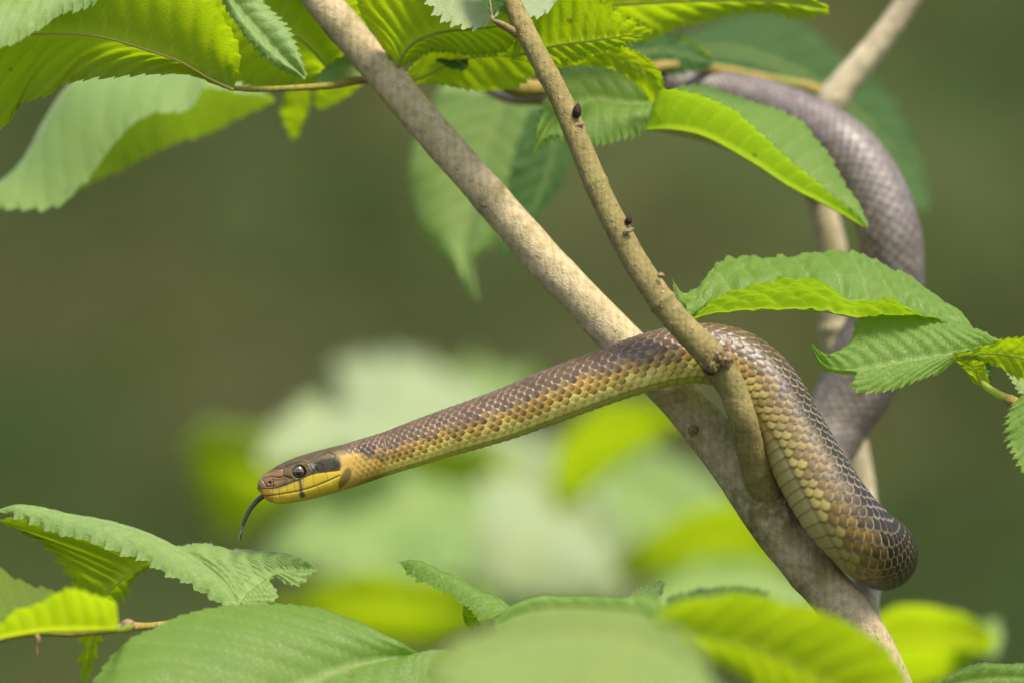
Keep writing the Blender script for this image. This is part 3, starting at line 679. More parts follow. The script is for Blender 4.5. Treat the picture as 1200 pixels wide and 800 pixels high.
lump('leaf_scar', 576, 233, 2.2, 8, 3, -30, SCAR, TREE, 3); lump('leaf_scar', 568, 240, 2.2, 5, 3, 20, SCAR, TREE, 33); lump('leaf_scar', 677, 147, -1.35, 8, 3.5, -15, SCAR, TREE, 8, .2); lump('leaf_scar', 736, 271, -2.1, 6, 3, -25, SCAR, TREE, 9, .3)
lump('leaf_scar', 775, 354, -2.3, 8, 3, -28, SCAR, TREE, 10, .5); lump('leaf_scar', 950, 674, .1, 7, 5, 50, SCAR, TREE, 12, .25); lump('leaf_scar', 402, 30, 3.0, 6, 5, 30, BARK, TREE, 14, .6)
lump('leaf_scar', 692, 226, -1.45, 3, 4, 60, SCAR, TREE, 16, .3); lump('leaf_scar', 812, 504, .75, 6, 6, 0, BARK, TREE, 17, .5); lump('bark_wart', 774, 323, -2.3, 4, 3, 0, SCAR, TREE, 21, .3); lump('bark_knot', 812, 503, .55, 6, 6, 0, SCAR, TREE, 23, .3)
def crust():
    r = np.random.RandomState(5); s = spline(MAIN, 500)
    for i in range(60):
        k = int(r.choice([r.randint(130, 240), r.randint(215, 262)])); p = s[k]
        t = s[k + 3] - s[k - 3]; t = t[:2] / np.hypot(*t[:2]); nx, ny = -t[1], t[0]; o = r.uniform(-.97, .8)
        if not (440 < p[1] < 700): continue
        d = p[2] - math.sqrt(1 - o * o) * p[3] * PX * 100 * .98
        lump('bark_wart', p[0] + nx * o * p[3], p[1] + ny * o * p[3], d, r.uniform(1.0, 2.6), r.uniform(1, 2.0), r.uniform(0, 180), (BARK, SCAR, BARK)[i % 3], main, i, .35)
crust()
# lenticels and warts along the shoot
def warts():
    s = spline(SHOOT, 400); r = np.random.RandomState(3)
    for i in range(46):
        k = r.randint(20, 380); p = s[k]; o = r.uniform(-.95, .95); t = s[min(k + 3, 399)] - s[k - 3]; t = t[:2] / np.hypot(*t[:2]); nx, ny = -t[1], t[0]
        dd = p[2] - math.sqrt(max(0, 1 - o * o)) * p[3] * PX * 100
        c = P(p[0] + nx * o * p[3], p[1] + ny * o * p[3], dd)
        n, m = 5, 8; la = np.linspace(.15, np.pi - .15, n); lo = np.linspace(0, 2 * np.pi, m, endpoint=False); A, O = np.meshgrid(la, lo, indexing='ij')
        a = r.uniform(1, 2.1); ax = np.array([t[0], 0, -t[1]]); bx = np.array([nx, 0, -ny])
        V = c + ((np.sin(A) * np.cos(O))[..., None] * ax * a * 1.3 + (np.sin(A) * np.sin(O))[..., None] * bx * a * .8 + np.cos(A)[..., None] * np.array([0, 1, 0]) * a * .5) * PX
        grid_mesh('lenticel', V, SCAR, shoot, wrap=True, caps=True)
warts()
# the stem behind, with its arm to the left that carries the upper leaves
tube('back_stem', [(1180, -150, 14, 12.5), (1120, -75, 14, 13), (1075, -14, 14, 13.5), (1030, 50, 14, 15), (975, 118, 13.8, 17), (956, 180, 13.8, 15), (960, 230, 14, 15.5), (975, 290, 14.2, 16.5), (977, 375, 14.5, 17), (978, 385, 14.5, 20), (979, 395, 14.5, 17), (985, 450, 14.4, 16), (1003, 530, 13.8, 16),
     (1012, 600, 12.6, 18), (1014, 660, 9, 20), (1008, 715, 4.5, 22), (1015, 765, 1, 23)], BARK_PALE, TREE, rough=.06, seg=24, step=3, seed=7, knots=[(972, 116, 3, 14), (1015, 75, 1.2, 5)])
tube('branch_arm', [(976, 120, 13.9, 8), (955, 106, 13.8, 8), (930, 99, 13.6, 6.5), (890, 91, 13.2, 6), (850, 83, 12.7, 6), (790, 77, 11, 6.5), (720, 88, 9, 7), (665, 101, 7.6, 8.5), (610, 103, 6.5, 9), (560, 92, 5.2, 6.5), (480, 91, 4.6, 6), (430, 93, 4.2, 5.2), (390, 100, 3.6, 4.2), (350, 103, 3, 3.6), (300, 105, 2.6, 3.3), (268, 103, 2.4, 2.8)],
     BARK_GREEN, TREE, rough=.06, seg=16, step=2.5, seed=9, knots=[(610, 103, 2.5, 14), (455, 92, 1, 8), (575, 95, 2, 6)])
tube('twig', [(962, 236, 14, 6.5), (940, 220, 12.4, 6), (905, 199, 10.6, 5.5), (870, 177, 9.6, 5.5), (830, 161, 9, 5.5), (785, 151, 9, 5), (735, 142, 9.2, 4.5), (690, 128, 9, 4), (655, 108, 8, 4)], BARK_GREEN, TREE, rough=.06, seg=14, step=3, seed=12)
# ------------------------------------------------------------------ leaves of the elm
Y_, G_, D_, PL_ = LEAF_YEL, LEAF, LEAF_DARK, LEAF_PALE
# big yellow-green leaf hanging at the top left, seen from below
leaf(TREE, [(273, 105), (245, 92), (210, 72), (165, 56), (112, 42), (40, 40), (-60, 52)],
     [(274, 103), (281, 80), (279, 52), (262, 20), (240, -15), (190, -55), (110, -70), (20, -50), (-60, 40)],
     [(272, 106), (262, 103), (215, 86), (150, 89), (80, 98), (58, 112), (25, 122), (5, 150), (-40, 160), (-62, 70)],
     plane=(1.5, 1.6, .6), mat=Y_, label='large yellow-green leaf lit from above at top left', bulge=(.35, .3), nv=13, teeth=24, tooth=7, rib=2.0, ribmat=RIB_BROWN, pleat=4.5)
leaf(TREE, [(150, -40), (100, -30), (50, -22), (0, -10), (-50, 10)],
     [(150, -42), (112, -75), (50, -85), (-10, -50), (-50, 8)],
     [(150, -38), (118, -4), (95, 12), (70, 19), (52, 32), (22, 48), (0, 57), (-30, 66), (-52, 14)],
     plane=(-1.0, -2.2, 0), mat=PL_, label='pale grey-green leaf edge in the top left corner', bulge=(.3, .3), nv=11, teeth=22, tooth=5)
leaf(TREE, [(312, 110), (270, 98), (230, 87), (150, 84), (90, 92), (58, 130), (28, 185), (0, 215), (-40, 236)],
     [(313, 112, -1), (270, 108, -1.4), (240, 106, -1.6), (222, 130, -2), (165, 140, -2), (130, 175, -2), (102, 213, -2), (65, 242, -2), (0, 243, -1.5), (-40, 240, -.5)],
     [(316, 112, 0), (322, 119, 1), (270, 141, 2), (215, 162, 3), (155, 190, 3), (110, 212, 3), (80, 228, 3), (30, 232, 2), (-40, 236, 0)],
     plane=(11, 0, 0), mat=PL_, label='arched leaf with pale top and glowing yellow underside, below the top left leaf', bulge=(.3, .2), nv=12, teeth=20, tooth=4, rib=0)
leaf(TREE, [(250, -30), (288, 20), (325, 60), (358, 92)], [(248, -28), (262, 5), (285, 42), (318, 76), (357, 94)], [(262, -35), (312, 5), (338, 32), (350, 60), (360, 88)],
     plane=(2.2, -1.0, 0), mat=PL_, label='narrow pale leaf drooping between yellow leaves left of the grey stem', bulge=(.2, .2), nv=10, teeth=18, tooth=3, rib=1)
leaf(TREE, [(392, 101), (380, 75), (350, 45), (290, 10), (220, -30)], [(394, 100), (432, 55), (420, 0), (350, -40), (280, -60), (222, -35)], [(390, 103), (345, 104), (300, 103), (270, 90), (230, 40), (215, -25)],
     plane=(5, 1.6, 0), mat=Y_, label='yellow leaf behind the narrow pale leaf, left of the grey stem', bulge=(.3, .3), nv=11, rib=1.5, pleat=2)
leaf(TREE, [(440, 96), (418, 84), (396, 82), (376, 90), (360, 104)], [(442, 94), (425, 68), (400, 66), (380, 80), (362, 103)], [(440, 98), (424, 94), (404, 95), (384, 100), (364, 107)],
     plane=(4.2, -1.5, 0), mat=PL_, label='small pale leaf resting on the twig beside the grey stem', nv=7, teeth=10, tooth=2, rib=1)
leaf(TREE, [(352, 100), (348, 130), (343, 164)], [(340, 102), (329, 130), (340, 162)], [(366, 102), (361, 130), (347, 163)], plane=(12, 2, 0), mat=Y_, label='blurred yellow leaf tip hanging under the upper left twig', nv=7, teeth=10, tooth=3, nu=80, rib=0)
leaf(TREE, [(400, 96), (390, 110), (372, 126)], [(378, 98), (368, 112), (370, 126)], [(425, 98), (408, 114), (376, 128)], plane=(12, 2, 0), mat=Y_, nv=6, teeth=8, tooth=3, nu=60, rib=0)
leaf(TREE, [(464, 82), (474, 62), (488, 48), (520, 37), (565, 33), (620, 24)], [(463, 82), (440, 45), (420, 10), (425, -40), (500, -80), (590, -40), (620, 20)], [(466, 82), (486, 70), (510, 60), (545, 66), (590, 62), (622, 28)],
     plane=(3.0, 1.8, 0), mat=Y_, label='yellow-green leaf with curved midrib right of the grey stem top', bulge=(.3, .2), nv=14, rib=2.4, pleat=4)
leaf(TREE, [(470, 98), (500, 88), (540, 70), (590, 66), (640, 70)], [(470, 96), (490, 70), (530, 45), (590, 40), (640, 66)], [(472, 99), (510, 100), (560, 106), (610, 100), (642, 74)],
     plane=(4.2, 1.5, 0), mat=Y_, nv=9, teeth=18, tooth=3, rib=1.5, pleat=2)
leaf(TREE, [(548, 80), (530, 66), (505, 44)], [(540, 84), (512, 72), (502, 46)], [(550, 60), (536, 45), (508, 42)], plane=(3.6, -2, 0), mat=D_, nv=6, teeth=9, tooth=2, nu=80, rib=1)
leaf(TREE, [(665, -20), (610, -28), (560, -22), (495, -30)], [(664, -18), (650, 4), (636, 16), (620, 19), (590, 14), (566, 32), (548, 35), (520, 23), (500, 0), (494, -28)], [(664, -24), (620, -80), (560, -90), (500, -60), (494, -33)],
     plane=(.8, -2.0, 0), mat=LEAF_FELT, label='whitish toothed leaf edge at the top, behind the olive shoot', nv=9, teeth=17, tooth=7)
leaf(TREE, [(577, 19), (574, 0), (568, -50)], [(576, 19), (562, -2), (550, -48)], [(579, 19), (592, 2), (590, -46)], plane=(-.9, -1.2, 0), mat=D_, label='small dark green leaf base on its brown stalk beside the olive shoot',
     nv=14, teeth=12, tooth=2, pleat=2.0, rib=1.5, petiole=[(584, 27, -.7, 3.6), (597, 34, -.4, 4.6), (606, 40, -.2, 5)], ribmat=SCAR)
leaf(TREE, [(600, 66), (650, 54), (700, 47), (735, 42), (764, 38)], [(600, 62), (618, 5), (655, -30), (700, -8), (738, 18), (766, 35)], [(600, 70), (640, 76), (700, 64), (740, 51), (765, 40)],
     plane=(2.4, 1.8, 0), mat=Y_, label='yellow leaf with visible midrib right of the olive shoot', nv=12, rib=1.8, pleat=3.5)
leaf(TREE, [(600, 20), (700, 8), (800, 2), (900, 2), (970, 11)], [(600, 10), (680, -60), (780, -70), (890, -30), (972, 8)], [(610, 35), (700, 48), (757, 50), (800, 33), (850, 21), (900, 16), (938, 23), (972, 16)],
     plane=(4.2, 2.0, .25), mat=Y_, label='long yellow leaf reaching its tip toward the upper right stem', nv=13, rib=1.8, pleat=3, tooth=4, bulge=(.2, .2))
leaf(TREE, [(645, 70), (690, 62), (735, 70), (765, 95), (775, 128)], [(640, 60), (690, 51), (740, 56), (773, 82), (781, 122)], [(650, 80), (700, 78), (728, 86), (748, 102), (771, 134)],
     plane=(3.0, 1.5, 0), mat=Y_, label='arching yellow leaf curling over the pale toothed leaf', nv=9, tooth=2, rib=1)
leaf(TREE, [(770, 122), (735, 122), (690, 118), (650, 140), (625, 179)], [(768, 106), (735, 88), (700, 76), (655, 88), (634, 130), (624, 176)], [(772, 128), (756, 154), (720, 166), (680, 172), (645, 166), (627, 180)],
     plane=(4.6, -2, 0), mat=G_, label='pale green toothed leaf just right of the black-budded shoot', nv=9, teeth=20, tooth=6, bulge=(.3, .2), rib=1.4)
leaf(TREE, [(758, 152), (787, 152), (825, 160), (881, 190), (926, 219), (975, 244), (1016, 268)],
     [(757, 148, -.8), (772, 110, -1.6), (800, 107, -1.8), (845, 120, -1.8), (881, 146, -1.8), (919, 176, -1.5), (960, 215, -1), (1016, 265, 0)],
     [(760, 145, .4), (800, 98, 1.5), (855, 108, 2), (905, 126, 2), (940, 150, 2), (968, 178, 1.6), (993, 222, 1), (1018, 265, 0)],
     plane=(3.6, 0, .2), mat=G_, label='folded leaf in front of the snake coil, pale above and bright yellow below', bulge=(.2, .2), nv=13, teeth=26, tooth=4, rib=1.5)
leaf(TREE, [(600, 95), (578, 150), (558, 220), (548, 290), (556, 350)], [(520, 95), (488, 165), (484, 225), (505, 285), (535, 318), (552, 350)], [(640, 100), (660, 155), (625, 230), (580, 285), (556, 312), (560, 352)],
     plane=(19, -.6, -1.0), mat=PL_, label='broad blurred leaf hanging point down behind the two stems', nv=11, teeth=22, tooth=6, rib=1.5, up=True, bulge=(.3, .3))
leaf(TREE, [(800, 60), (870, 62), (960, 100), (1035, 165), (1086, 245)], [(805, 40), (862, 17), (925, 18), (990, 68), (1040, 110), (1076, 175), (1090, 240)], [(800, 90), (880, 130), (970, 180), (1030, 225), (1084, 250)],
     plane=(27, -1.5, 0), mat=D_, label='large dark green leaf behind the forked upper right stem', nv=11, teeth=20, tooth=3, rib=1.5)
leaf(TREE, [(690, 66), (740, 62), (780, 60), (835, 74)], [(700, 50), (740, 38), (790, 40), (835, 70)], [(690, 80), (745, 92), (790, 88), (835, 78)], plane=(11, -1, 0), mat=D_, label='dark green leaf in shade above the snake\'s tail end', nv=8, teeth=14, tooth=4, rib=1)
leaf(TREE, [(640, 50), (670, 56), (720, 55)], [(645, 44), (675, 46), (720, 52)], [(640, 60), (675, 66), (720, 58)], plane=(3.4, -1, 0), mat=PL_, nv=6, teeth=9, tooth=2, nu=80, rib=0)
leaf(TREE, [(775, 70), (800, 60), (832, 68)], [(778, 62), (802, 46), (834, 64)], [(778, 80), (805, 80), (832, 72)], plane=(14, 1, 0), mat=Y_, nv=6, teeth=9, tooth=2, nu=80, rib=0)
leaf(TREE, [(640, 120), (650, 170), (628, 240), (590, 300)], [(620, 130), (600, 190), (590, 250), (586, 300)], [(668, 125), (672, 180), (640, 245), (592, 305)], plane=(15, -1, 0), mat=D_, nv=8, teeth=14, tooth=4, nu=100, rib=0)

# ------------------------------------------------------------------ leafy shoot at the right edge
RS = thing('leafy_shoot', (P(1360, 5200, 0)[0], -.05, 0), 'leafy shoot with crisp toothed leaves reaching in from the right edge', 'shoot')
tube('stem', [(1178, 466, -.6, 5), (1200, 476, -.6, 6), (1240, 500, -.8, 7), (1290, 580, -1, 8), (1325, 800, -2, 11), (1345, 1500, -4, 16), (1360, 3000, -5, 22), (1362, 5215, -5, 28)], BARK_GREEN, RS, rough=.06, seg=16, step=3, knots=[(1185, 470, 1.5, 6)])
leaf(RS, [(1142, 388), (1100, 377), (1050, 373), (1005, 372), (960, 364), (900, 362), (845, 366), (808, 373), (794, 352), (788, 328)],
     [(1142, 387, -.2), (1100, 375, -.5), (1070, 365, -1), (1040, 352, -1.3), (1000, 349, -1.5), (965, 331, -1.6), (930, 326, -1.6), (865, 341, -1.3), (832, 357, -.8), (810, 372, -.2), (797, 354, 0), (789, 328, 0)],
     [(1142, 386, .3), (1110, 354, 1.4), (1062, 320, 2), (1035, 308, 2.2), (1000, 289, 2.4), (960, 292, 2.4), (930, 296, 2.2), (862, 302, 2), (843, 307, 1.8), (828, 326, 1.2), (810, 341, .8), (796, 343, .4), (787, 326, .2)],
     plane=(.5, 0, 0), mat=G_, label='leaf folded upward with pale wrinkled top and yellow near half, above the snake\'s bend', bulge=(.12, .25), nv=12, teeth=28, tooth=3.5, pleat=3.2, rib=1.4, nu=300, nw=18, pucker=6.0)
leaf(RS, [(1160, 404), (1132, 412), (1088, 419), (1050, 426), (1015, 433), (988, 437), (966, 428), (954, 412), (951, 403)],
     [(1172, 398), (1150, 386), (1118, 375), (1090, 368), (1055, 364), (1025, 367), (1004, 374), (1001, 387), (996, 402), (984, 414), (970, 419), (958, 410), (952, 401)],
     [(1150, 409), (1118, 423), (1099, 436), (1072, 448), (1042, 458), (1012, 461), (997, 454), (1004, 440), (980, 438), (962, 430), (953, 413), (950, 403)],
     plane=(-.2, -2.0, 0), mat=G_, label='sharp green toothed leaf in front of the snake\'s coil, tip curled up', bulge=(.25, .15), nv=13, teeth=24, tooth=5.5, pleat=3.6, rib=1.5, nu=300, nw=18, slant=.8, pucker=1.8, tip_tint=.5,
     petiole=[(1146, 428, -.2, 3.2), (1150, 446, -.3, 3.6), (1166, 459, -.4, 4.2), (1190, 470, -.6, 4.6)])
leaf(RS, [(1122, 417), (1160, 414), (1200, 420), (1270, 445)], [(1124, 414), (1155, 405), (1182, 394), (1215, 398), (1272, 440)], [(1124, 420), (1145, 421), (1174, 430), (1205, 445), (1268, 450)],
     plane=(-.9, 2, 0), mat=Y_, label='yellow-green leaf underside cut by the right edge', nv=10, teeth=18, tooth=3.5, rib=1.2)
leaf(RS, [(1148, 452), (1146, 440), (1135, 425), (1120, 412)], [(1140, 448), (1134, 438), (1122, 425), (1116, 413)], [(1160, 450), (1156, 436), (1150, 420), (1124, 410)], plane=(-.3, 1.5, 0), mat=Y_, nv=6, teeth=10, tooth=1.5, nu=90, rib=1)
leaf(RS, [(1158, 450), (1152, 438), (1148, 420)], [(1148, 448), (1144, 436), (1145, 420)], [(1160, 446), (1162, 436), (1158, 420)], plane=(.6, -1.5, 0), mat=D_, nv=6, teeth=10, tooth=1.5, nu=80, rib=0)
leaf(RS, [(1250, 470), (1225, 440), (1178, 430)], [(1240, 490), (1210, 475), (1188, 452), (1177, 431)], [(1260, 440), (1225, 415), (1180, 428)], plane=(.8, -1.5, 0), mat=PL_, label='pale leaf piece at the right edge under the yellow leaf', nv=8, teeth=14, tooth=3, nu=120, rib=1)
leaf(RS, [(1216, 440), (1213, 490), (1208, 520), (1200, 552)], [(1205, 455), (1184, 478), (1180, 505), (1186, 530), (1199, 554)], [(1240, 450), (1248, 490), (1225, 530), (1202, 552)], plane=(-1.0, -1.0, 0), mat=G_,
     label='bright green toothed leaf hanging at the right edge below the others', nv=9, teeth=13, tooth=7, pleat=2, rib=1.4)

# ------------------------------------------------------------------ low shrub at the bottom left
LS = thing('low_shrub', (P(-150, 5200, 0)[0], -.02, 0), 'low elm shrub with serrated leaves in the bottom left corner', 'shrub')
tube('stem', [(215, 728, -1.6, 4), (176, 733, -2, 4), (152, 734, -2.4, 5), (118, 739, -2.6, 4.4), (80, 742, -2.8, 4), (45, 741, -3, 4), (0, 748, -3.2, 4.5), (-60, 775, -3.5, 6), (-120, 900, -3, 10), (-150, 1600, -2, 16), (-155, 3000, -1, 22), (-155, 5215, -1, 28)], BARK_GREEN, LS, rough=.06, seg=16, step=2.5, knots=[(148, 730, 2.5, 7), (120, 738, 1, 4)])
stub(150, 732, -2.5, 10, 6, 8, SCAR, LS, 4)
leaf(LS, [(279, 708), (268, 690), (247, 670), (222, 651), (192, 635), (165, 623), (124, 611), (82, 604), (41, 595), (16, 594), (-6, 598)],
     [(276, 709), (259, 709), (245, 700), (217, 685), (198, 677), (179, 663), (162, 654), (137, 647), (115, 639), (93, 630), (69, 625), (44, 615), (25, 609), (5, 601), (-6, 599)],
     [(280, 706, .3), (266, 692, .5), (246, 672, .6), (221, 654, .6), (192, 638, .6), (165, 626, .6), (124, 614, .5), (82, 606, .5), (41, 597, .4), (16, 595, .3), (-5, 598, 0)],
     plane=(-1.0, -2.4, 0), mat=PL_, label='arched leaf with pale felted top bending down toward the big leaf', bulge=(.18, .1), nv=14, teeth=16, tooth=5, pleat=1.8, rib=0, nu=280, wave=.6)
leaf(LS, [(180, 653), (172, 659), (165, 664), (158, 669), (150, 674), (143, 679), (137, 684), (130, 690), (122, 702), (116, 722), (110, 748), (105, 770), (99, 799)],
     [(178, 649), (100, 618), (30, 603), (2, 611), (20, 620), (40, 630), (55, 642), (69, 657), (80, 675), (90, 695), (97, 745), (94, 775), (98, 801)],
     [(182, 655), (178, 663), (170, 668), (163, 673), (157, 680), (153, 687), (150, 694), (145, 702), (136, 707), (124, 722), (118, 748), (112, 772), (101, 800)],
     plane=(2.2, 1.2, -.3), mat=Y_, label='sunlit yellow-green leaf underside with straight veins and long hanging tip', bulge=(.12, .1), nv=9, teeth=15, tooth=9, pleat=2.6, rib=1.4, nu=300, wave=.3, slant=.1, pair=True)
leaf(LS, [(278, 712), (287, 696), (300, 685), (318, 674), (345, 668), (371, 667)],
     [(270, 704), (250, 682), (225, 658), (207, 643), (226, 638), (247, 638), (254, 642), (292, 645), (326, 649), (355, 657), (372, 665)],
     [(282, 716), (304, 712), (323, 704), (325, 694), (316, 684), (322, 676), (336, 684), (347, 687), (358, 681), (364, 675), (372, 668)],
     plane=(-.6, -2.2, 0), mat=PL_, label='pale deeply pleated leaf pointing right, below the snake\'s tongue', bulge=(.25, .1), nv=8, teeth=16, tooth=3, pleat=6, rib=1.4, nu=240, slant=1.0, wave=.6)
leaf(LS, [(135, 737), (90, 739), (49, 740), (0, 748), (-60, 765)], [(139, 728, -.8), (135, 709, -1.4), (118, 697, -1.8), (88, 690, -2), (66, 699, -2), (41, 708, -1.8), (16, 716, -1.6), (2, 732, -1.2), (-50, 752, -.6)],
     [(132, 726, .5), (105, 698, 1.4), (72, 692, 1.8), (53, 687, 2), (34, 683, 2.1), (14, 678, 2.2), (3, 667, 2.3), (-25, 662, 2), (-62, 700, 1)],
     plane=(-6.5, 0, 0), mat=Y_, label='soft-focus folded leaf at the left edge, yellow half in front of a pale half', bulge=(.15, .15), nv=11, teeth=18, tooth=5, rib=1.8, pleat=2.5,
     petiole=[(145, 736, -5, 3), (152, 734, -3.2, 4)])
tube('bud_scale', [(40, 738, -3.4, 1.5), (44, 748, -3.4, 3.5), (43, 757, -3.4, 1.6), (44, 768, -3.4, .6)], SCAR, LS, rough=.2, seg=10, step=1.5)
leaf(LS, [(497, 768), (450, 773), (418, 779), (387, 789), (350, 806), (280, 842), (160, 880)],
     [(497, 767), (475, 759), (450, 744), (420, 728), (380, 714), (340, 709), (300, 708), (260, 710), (215, 719), (185, 733), (150, 750), (125, 776), (105, 812), (110, 860), (155, 885)],
     [(500, 770), (515, 764), (532, 763), (524, 785), (510, 820), (440, 880), (300, 930), (165, 890)],
     plane=(-3.0, -1.9, .35), mat=G_, label='big smooth green leaf with parallel veins filling the lower left', bulge=(.35, .2), nv=11, teeth=34, tooth=2.2, pleat=2.2, rib=1.5, nu=340, nw=18, slant=.9, wave=.5)
leaf(LS, [(532, 764), (515, 778), (505, 800)], [(524, 762), (508, 768), (500, 790)], [(536, 768), (530, 782), (520, 804)], plane=(-3.8, 1.2, 0), mat=Y_, nv=6, teeth=9, tooth=3, nu=90, rib=1)
leaf(LS, [(600, 722), (590, 705), (560, 692), (536, 678), (515, 669), (494, 659), (468, 657)],
     [(580, 728), (562, 726), (545, 711), (530, 697), (506, 684), (485, 673), (470, 661)], [(605, 722, 1), (590, 712, 1.8), (560, 700, 2), (536, 686, 1.6), (512, 676, 1), (485, 664, .6), (468, 659, .2)],
     plane=(-.8, -2, 0), mat=G_, label='slim grey-green leaf rising alone left of centre above the blurred leaves', bulge=(.15, .1), nv=9, teeth=18, tooth=3.5, pleat=1.8, rib=0)
leaf(LS, [(560, 735), (548, 722), (545, 708)], [(552, 738), (543, 724), (543, 709)], [(566, 734), (556, 720), (547, 707)], plane=(.2, 1.5, 0), mat=Y_, nv=5, teeth=8, tooth=4, nu=80, rib=0)

# ------------------------------------------------------------------ foreground shrub under the frame
FS = thing('foreground_shrub', (P(700, 5200, -14)[0], -.14, 0), 'foreground shrub with soft blurred leaves along the bottom edge', 'shrub')
tube('stem', [(905, 790, -10, 5), (860, 830, -11, 7), (760, 900, -13, 9), (705, 1200, -14, 14), (700, 3000, -14, 22), (700, 5215, -14, 28)], BARK_GREEN, FS, rough=.06, seg=14, step=4)
tube('side_stem', [(1080, 870, -3, 5), (950, 900, -8, 6), (760, 930, -13, 8)], BARK_GREEN, FS, rough=.06, seg=12, step=4)
leaf(FS, [(830, 790), (760, 752), (700, 742), (640, 745), (580, 760), (500, 790)], [(825, 770), (790, 735), (730, 712), (670, 712), (610, 724), (550, 744), (498, 780)], [(850, 815), (800, 850), (720, 880), (640, 880), (560, 850), (498, 800)],
     plane=(-32, -2.4, 0), mat=LEAF_FRESH, label='large out-of-focus pale green leaf across the bottom centre', bulge=(.25, .3), nv=10, teeth=20, tooth=9, pleat=3, rib=1.2, wave=2)
leaf(FS, [(800, 745), (740, 722), (680, 716), (630, 718), (580, 732)], [(800, 735), (765, 700), (720, 704), (680, 698), (640, 699), (600, 712), (578, 730)], [(800, 760), (740, 760), (680, 760), (620, 752), (580, 738)],
     plane=(-7, -2.4, 0), mat=G_, label='grey-green leaf behind the large pale bottom leaf', bulge=(.3, .2), nv=9, teeth=20, tooth=5, rib=1)
leaf(FS, [(735, 712), (752, 698), (768, 690), (777, 681)], [(730, 706), (748, 690), (764, 683), (777, 680)], [(740, 716), (760, 708), (772, 700), (780, 683)], plane=(.3, -2, 0), mat=PL_, label='tiny pale leaf tip poking up behind the bottom leaves', nv=6, teeth=9, tooth=4, nu=80, rib=.8)
leaf(FS, [(765, 735), (830, 745), (920, 775), (1010, 830), (1075, 900)], [(762, 728), (790, 703), (830, 697), (865, 692), (905, 700), (958, 714), (1002, 732), (1036, 755), (1060, 790), (1078, 890)], [(764, 744), (825, 774), (870, 795), (930, 840), (1000, 880), (1072, 905)],
     plane=(-17, 1.9, 0), mat=Y_, label='broad yellow leaf in soft focus at bottom right, in front of the grey trunk', bulge=(.1, .1), nv=12, teeth=24, tooth=5, rib=1.8, pleat=2)
leaf(FS, [(780, 712), (825, 700), (900, 698)], [(781, 700), (825, 690), (865, 686), (902, 694)], [(785, 725), (830, 715), (900, 704)], plane=(-9.5, -2, 0), mat=D_, label='dark leaf rim on top of the broad yellow leaf', nv=7, teeth=12, tooth=4, nu=120, rib=0)
leaf(FS, [(1085, 815), (1130, 800), (1180, 795), (1250, 800)], [(1090, 808), (1118, 786), (1148, 779), (1200, 777), (1250, 790)], [(1085, 830), (1130, 840), (1190, 840), (1250, 815)], plane=(1, -2.2, 0), mat=G_,
     label='green leaf edge in the bottom right corner', bulge=(.25, .2), nv=8, teeth=18, tooth=4, pleat=2, rib=1)

# ------------------------------------------------------------------ shrub a metre behind, dissolved in blur
BS = thing('background_shrub', (P(620, 5200, 85)[0], .85, 0), 'shrub with broad pale leaves, strongly blurred behind the snake', 'shrub')
tube('stem', [(740, 560, 85, 4), (725, 620, 86, 5), (720, 700, 87, 6), (680, 900, 88, 9), (640, 1600, 86, 13), (620, 3900, 85, 20)], BARK_GREEN, BS, rough=.06, seg=12, step=8)
tube('side_stem', [(380, 560, 72, 4), (450, 690, 78, 5), (560, 800, 84, 6), (672, 960, 88, 8)], BARK_GREEN, BS, rough=.06, seg=12, step=8)
kw = dict(nu=110, nw=8, nv=9, teeth=16, tooth=5, rib=2.2, wave=1.2)
kw2 = dict(kw, wave=4.0, tooth=14)
leaf(BS, [(560, 500), (500, 470), (440, 455), (395, 425)], [(575, 470), (520, 428), (460, 425), (396, 420)], [(550, 520), (480, 520), (420, 500), (390, 432)], plane=(84, -7, 0), mat=LEAF_FELT, label='pale blurred leaf with its tip raised above the snake\'s neck', **kw2)
leaf(BS, [(480, 500), (420, 505), (370, 500), (305, 535)], [(480, 470), (420, 462), (360, 475), (303, 530)], [(480, 525), (420, 540), (360, 535), (305, 540)], plane=(72, -6, 0), mat=LEAF_FELT, **kw2)
leaf(BS, [(480, 520), (540, 480), (580, 460), (625, 440)], [(470, 490), (530, 445), (580, 432), (625, 436)], [(500, 530), (560, 515), (600, 480), (627, 445)], plane=(96, -6, 0), mat=PL_, **kw2)
leaf(BS, [(220, 520), (280, 545), (350, 560), (450, 560), (590, 545)], [(222, 512), (270, 510), (360, 515), (470, 520), (590, 535)], [(222, 528), (245, 590), (290, 620), (380, 582), (480, 575), (590, 555)], plane=(76, 6, 0), mat=Y_, label='bright yellow blurred leaf behind the snake\'s head', bulge=(1, 1), **kw2)
leaf(BS, [(560, 620), (500, 600), (440, 600), (380, 610), (312, 655)], [(570, 570), (510, 555), (450, 560), (385, 585), (310, 650)], [(560, 680), (480, 690), (400, 680), (312, 662)], plane=(70, -5, 0), mat=PL_, label='pale blurred leaf pointing left below the snake\'s head', bulge=(.6, .6), **kw2)
leaf(BS, [(735, 690), (690, 620), (620, 570), (560, 540), (500, 530)], [(745, 660), (700, 560), (630, 515), (560, 505), (500, 522)], [(725, 705), (640, 700), (560, 670), (520, 610), (498, 540)], plane=(78, -5, 0), mat=LEAF_FELT, label='largest pale blurred leaf, under the middle of the snake', bulge=(1, 1), **kw2)
leaf(BS, [(690, 700), (620, 690), (540, 690), (470, 700)], [(700, 660), (620, 640), (540, 650), (470, 690)], [(680, 715), (620, 720), (540, 722), (470, 710)], plane=(88, -6, 0), mat=PL_, **kw2)
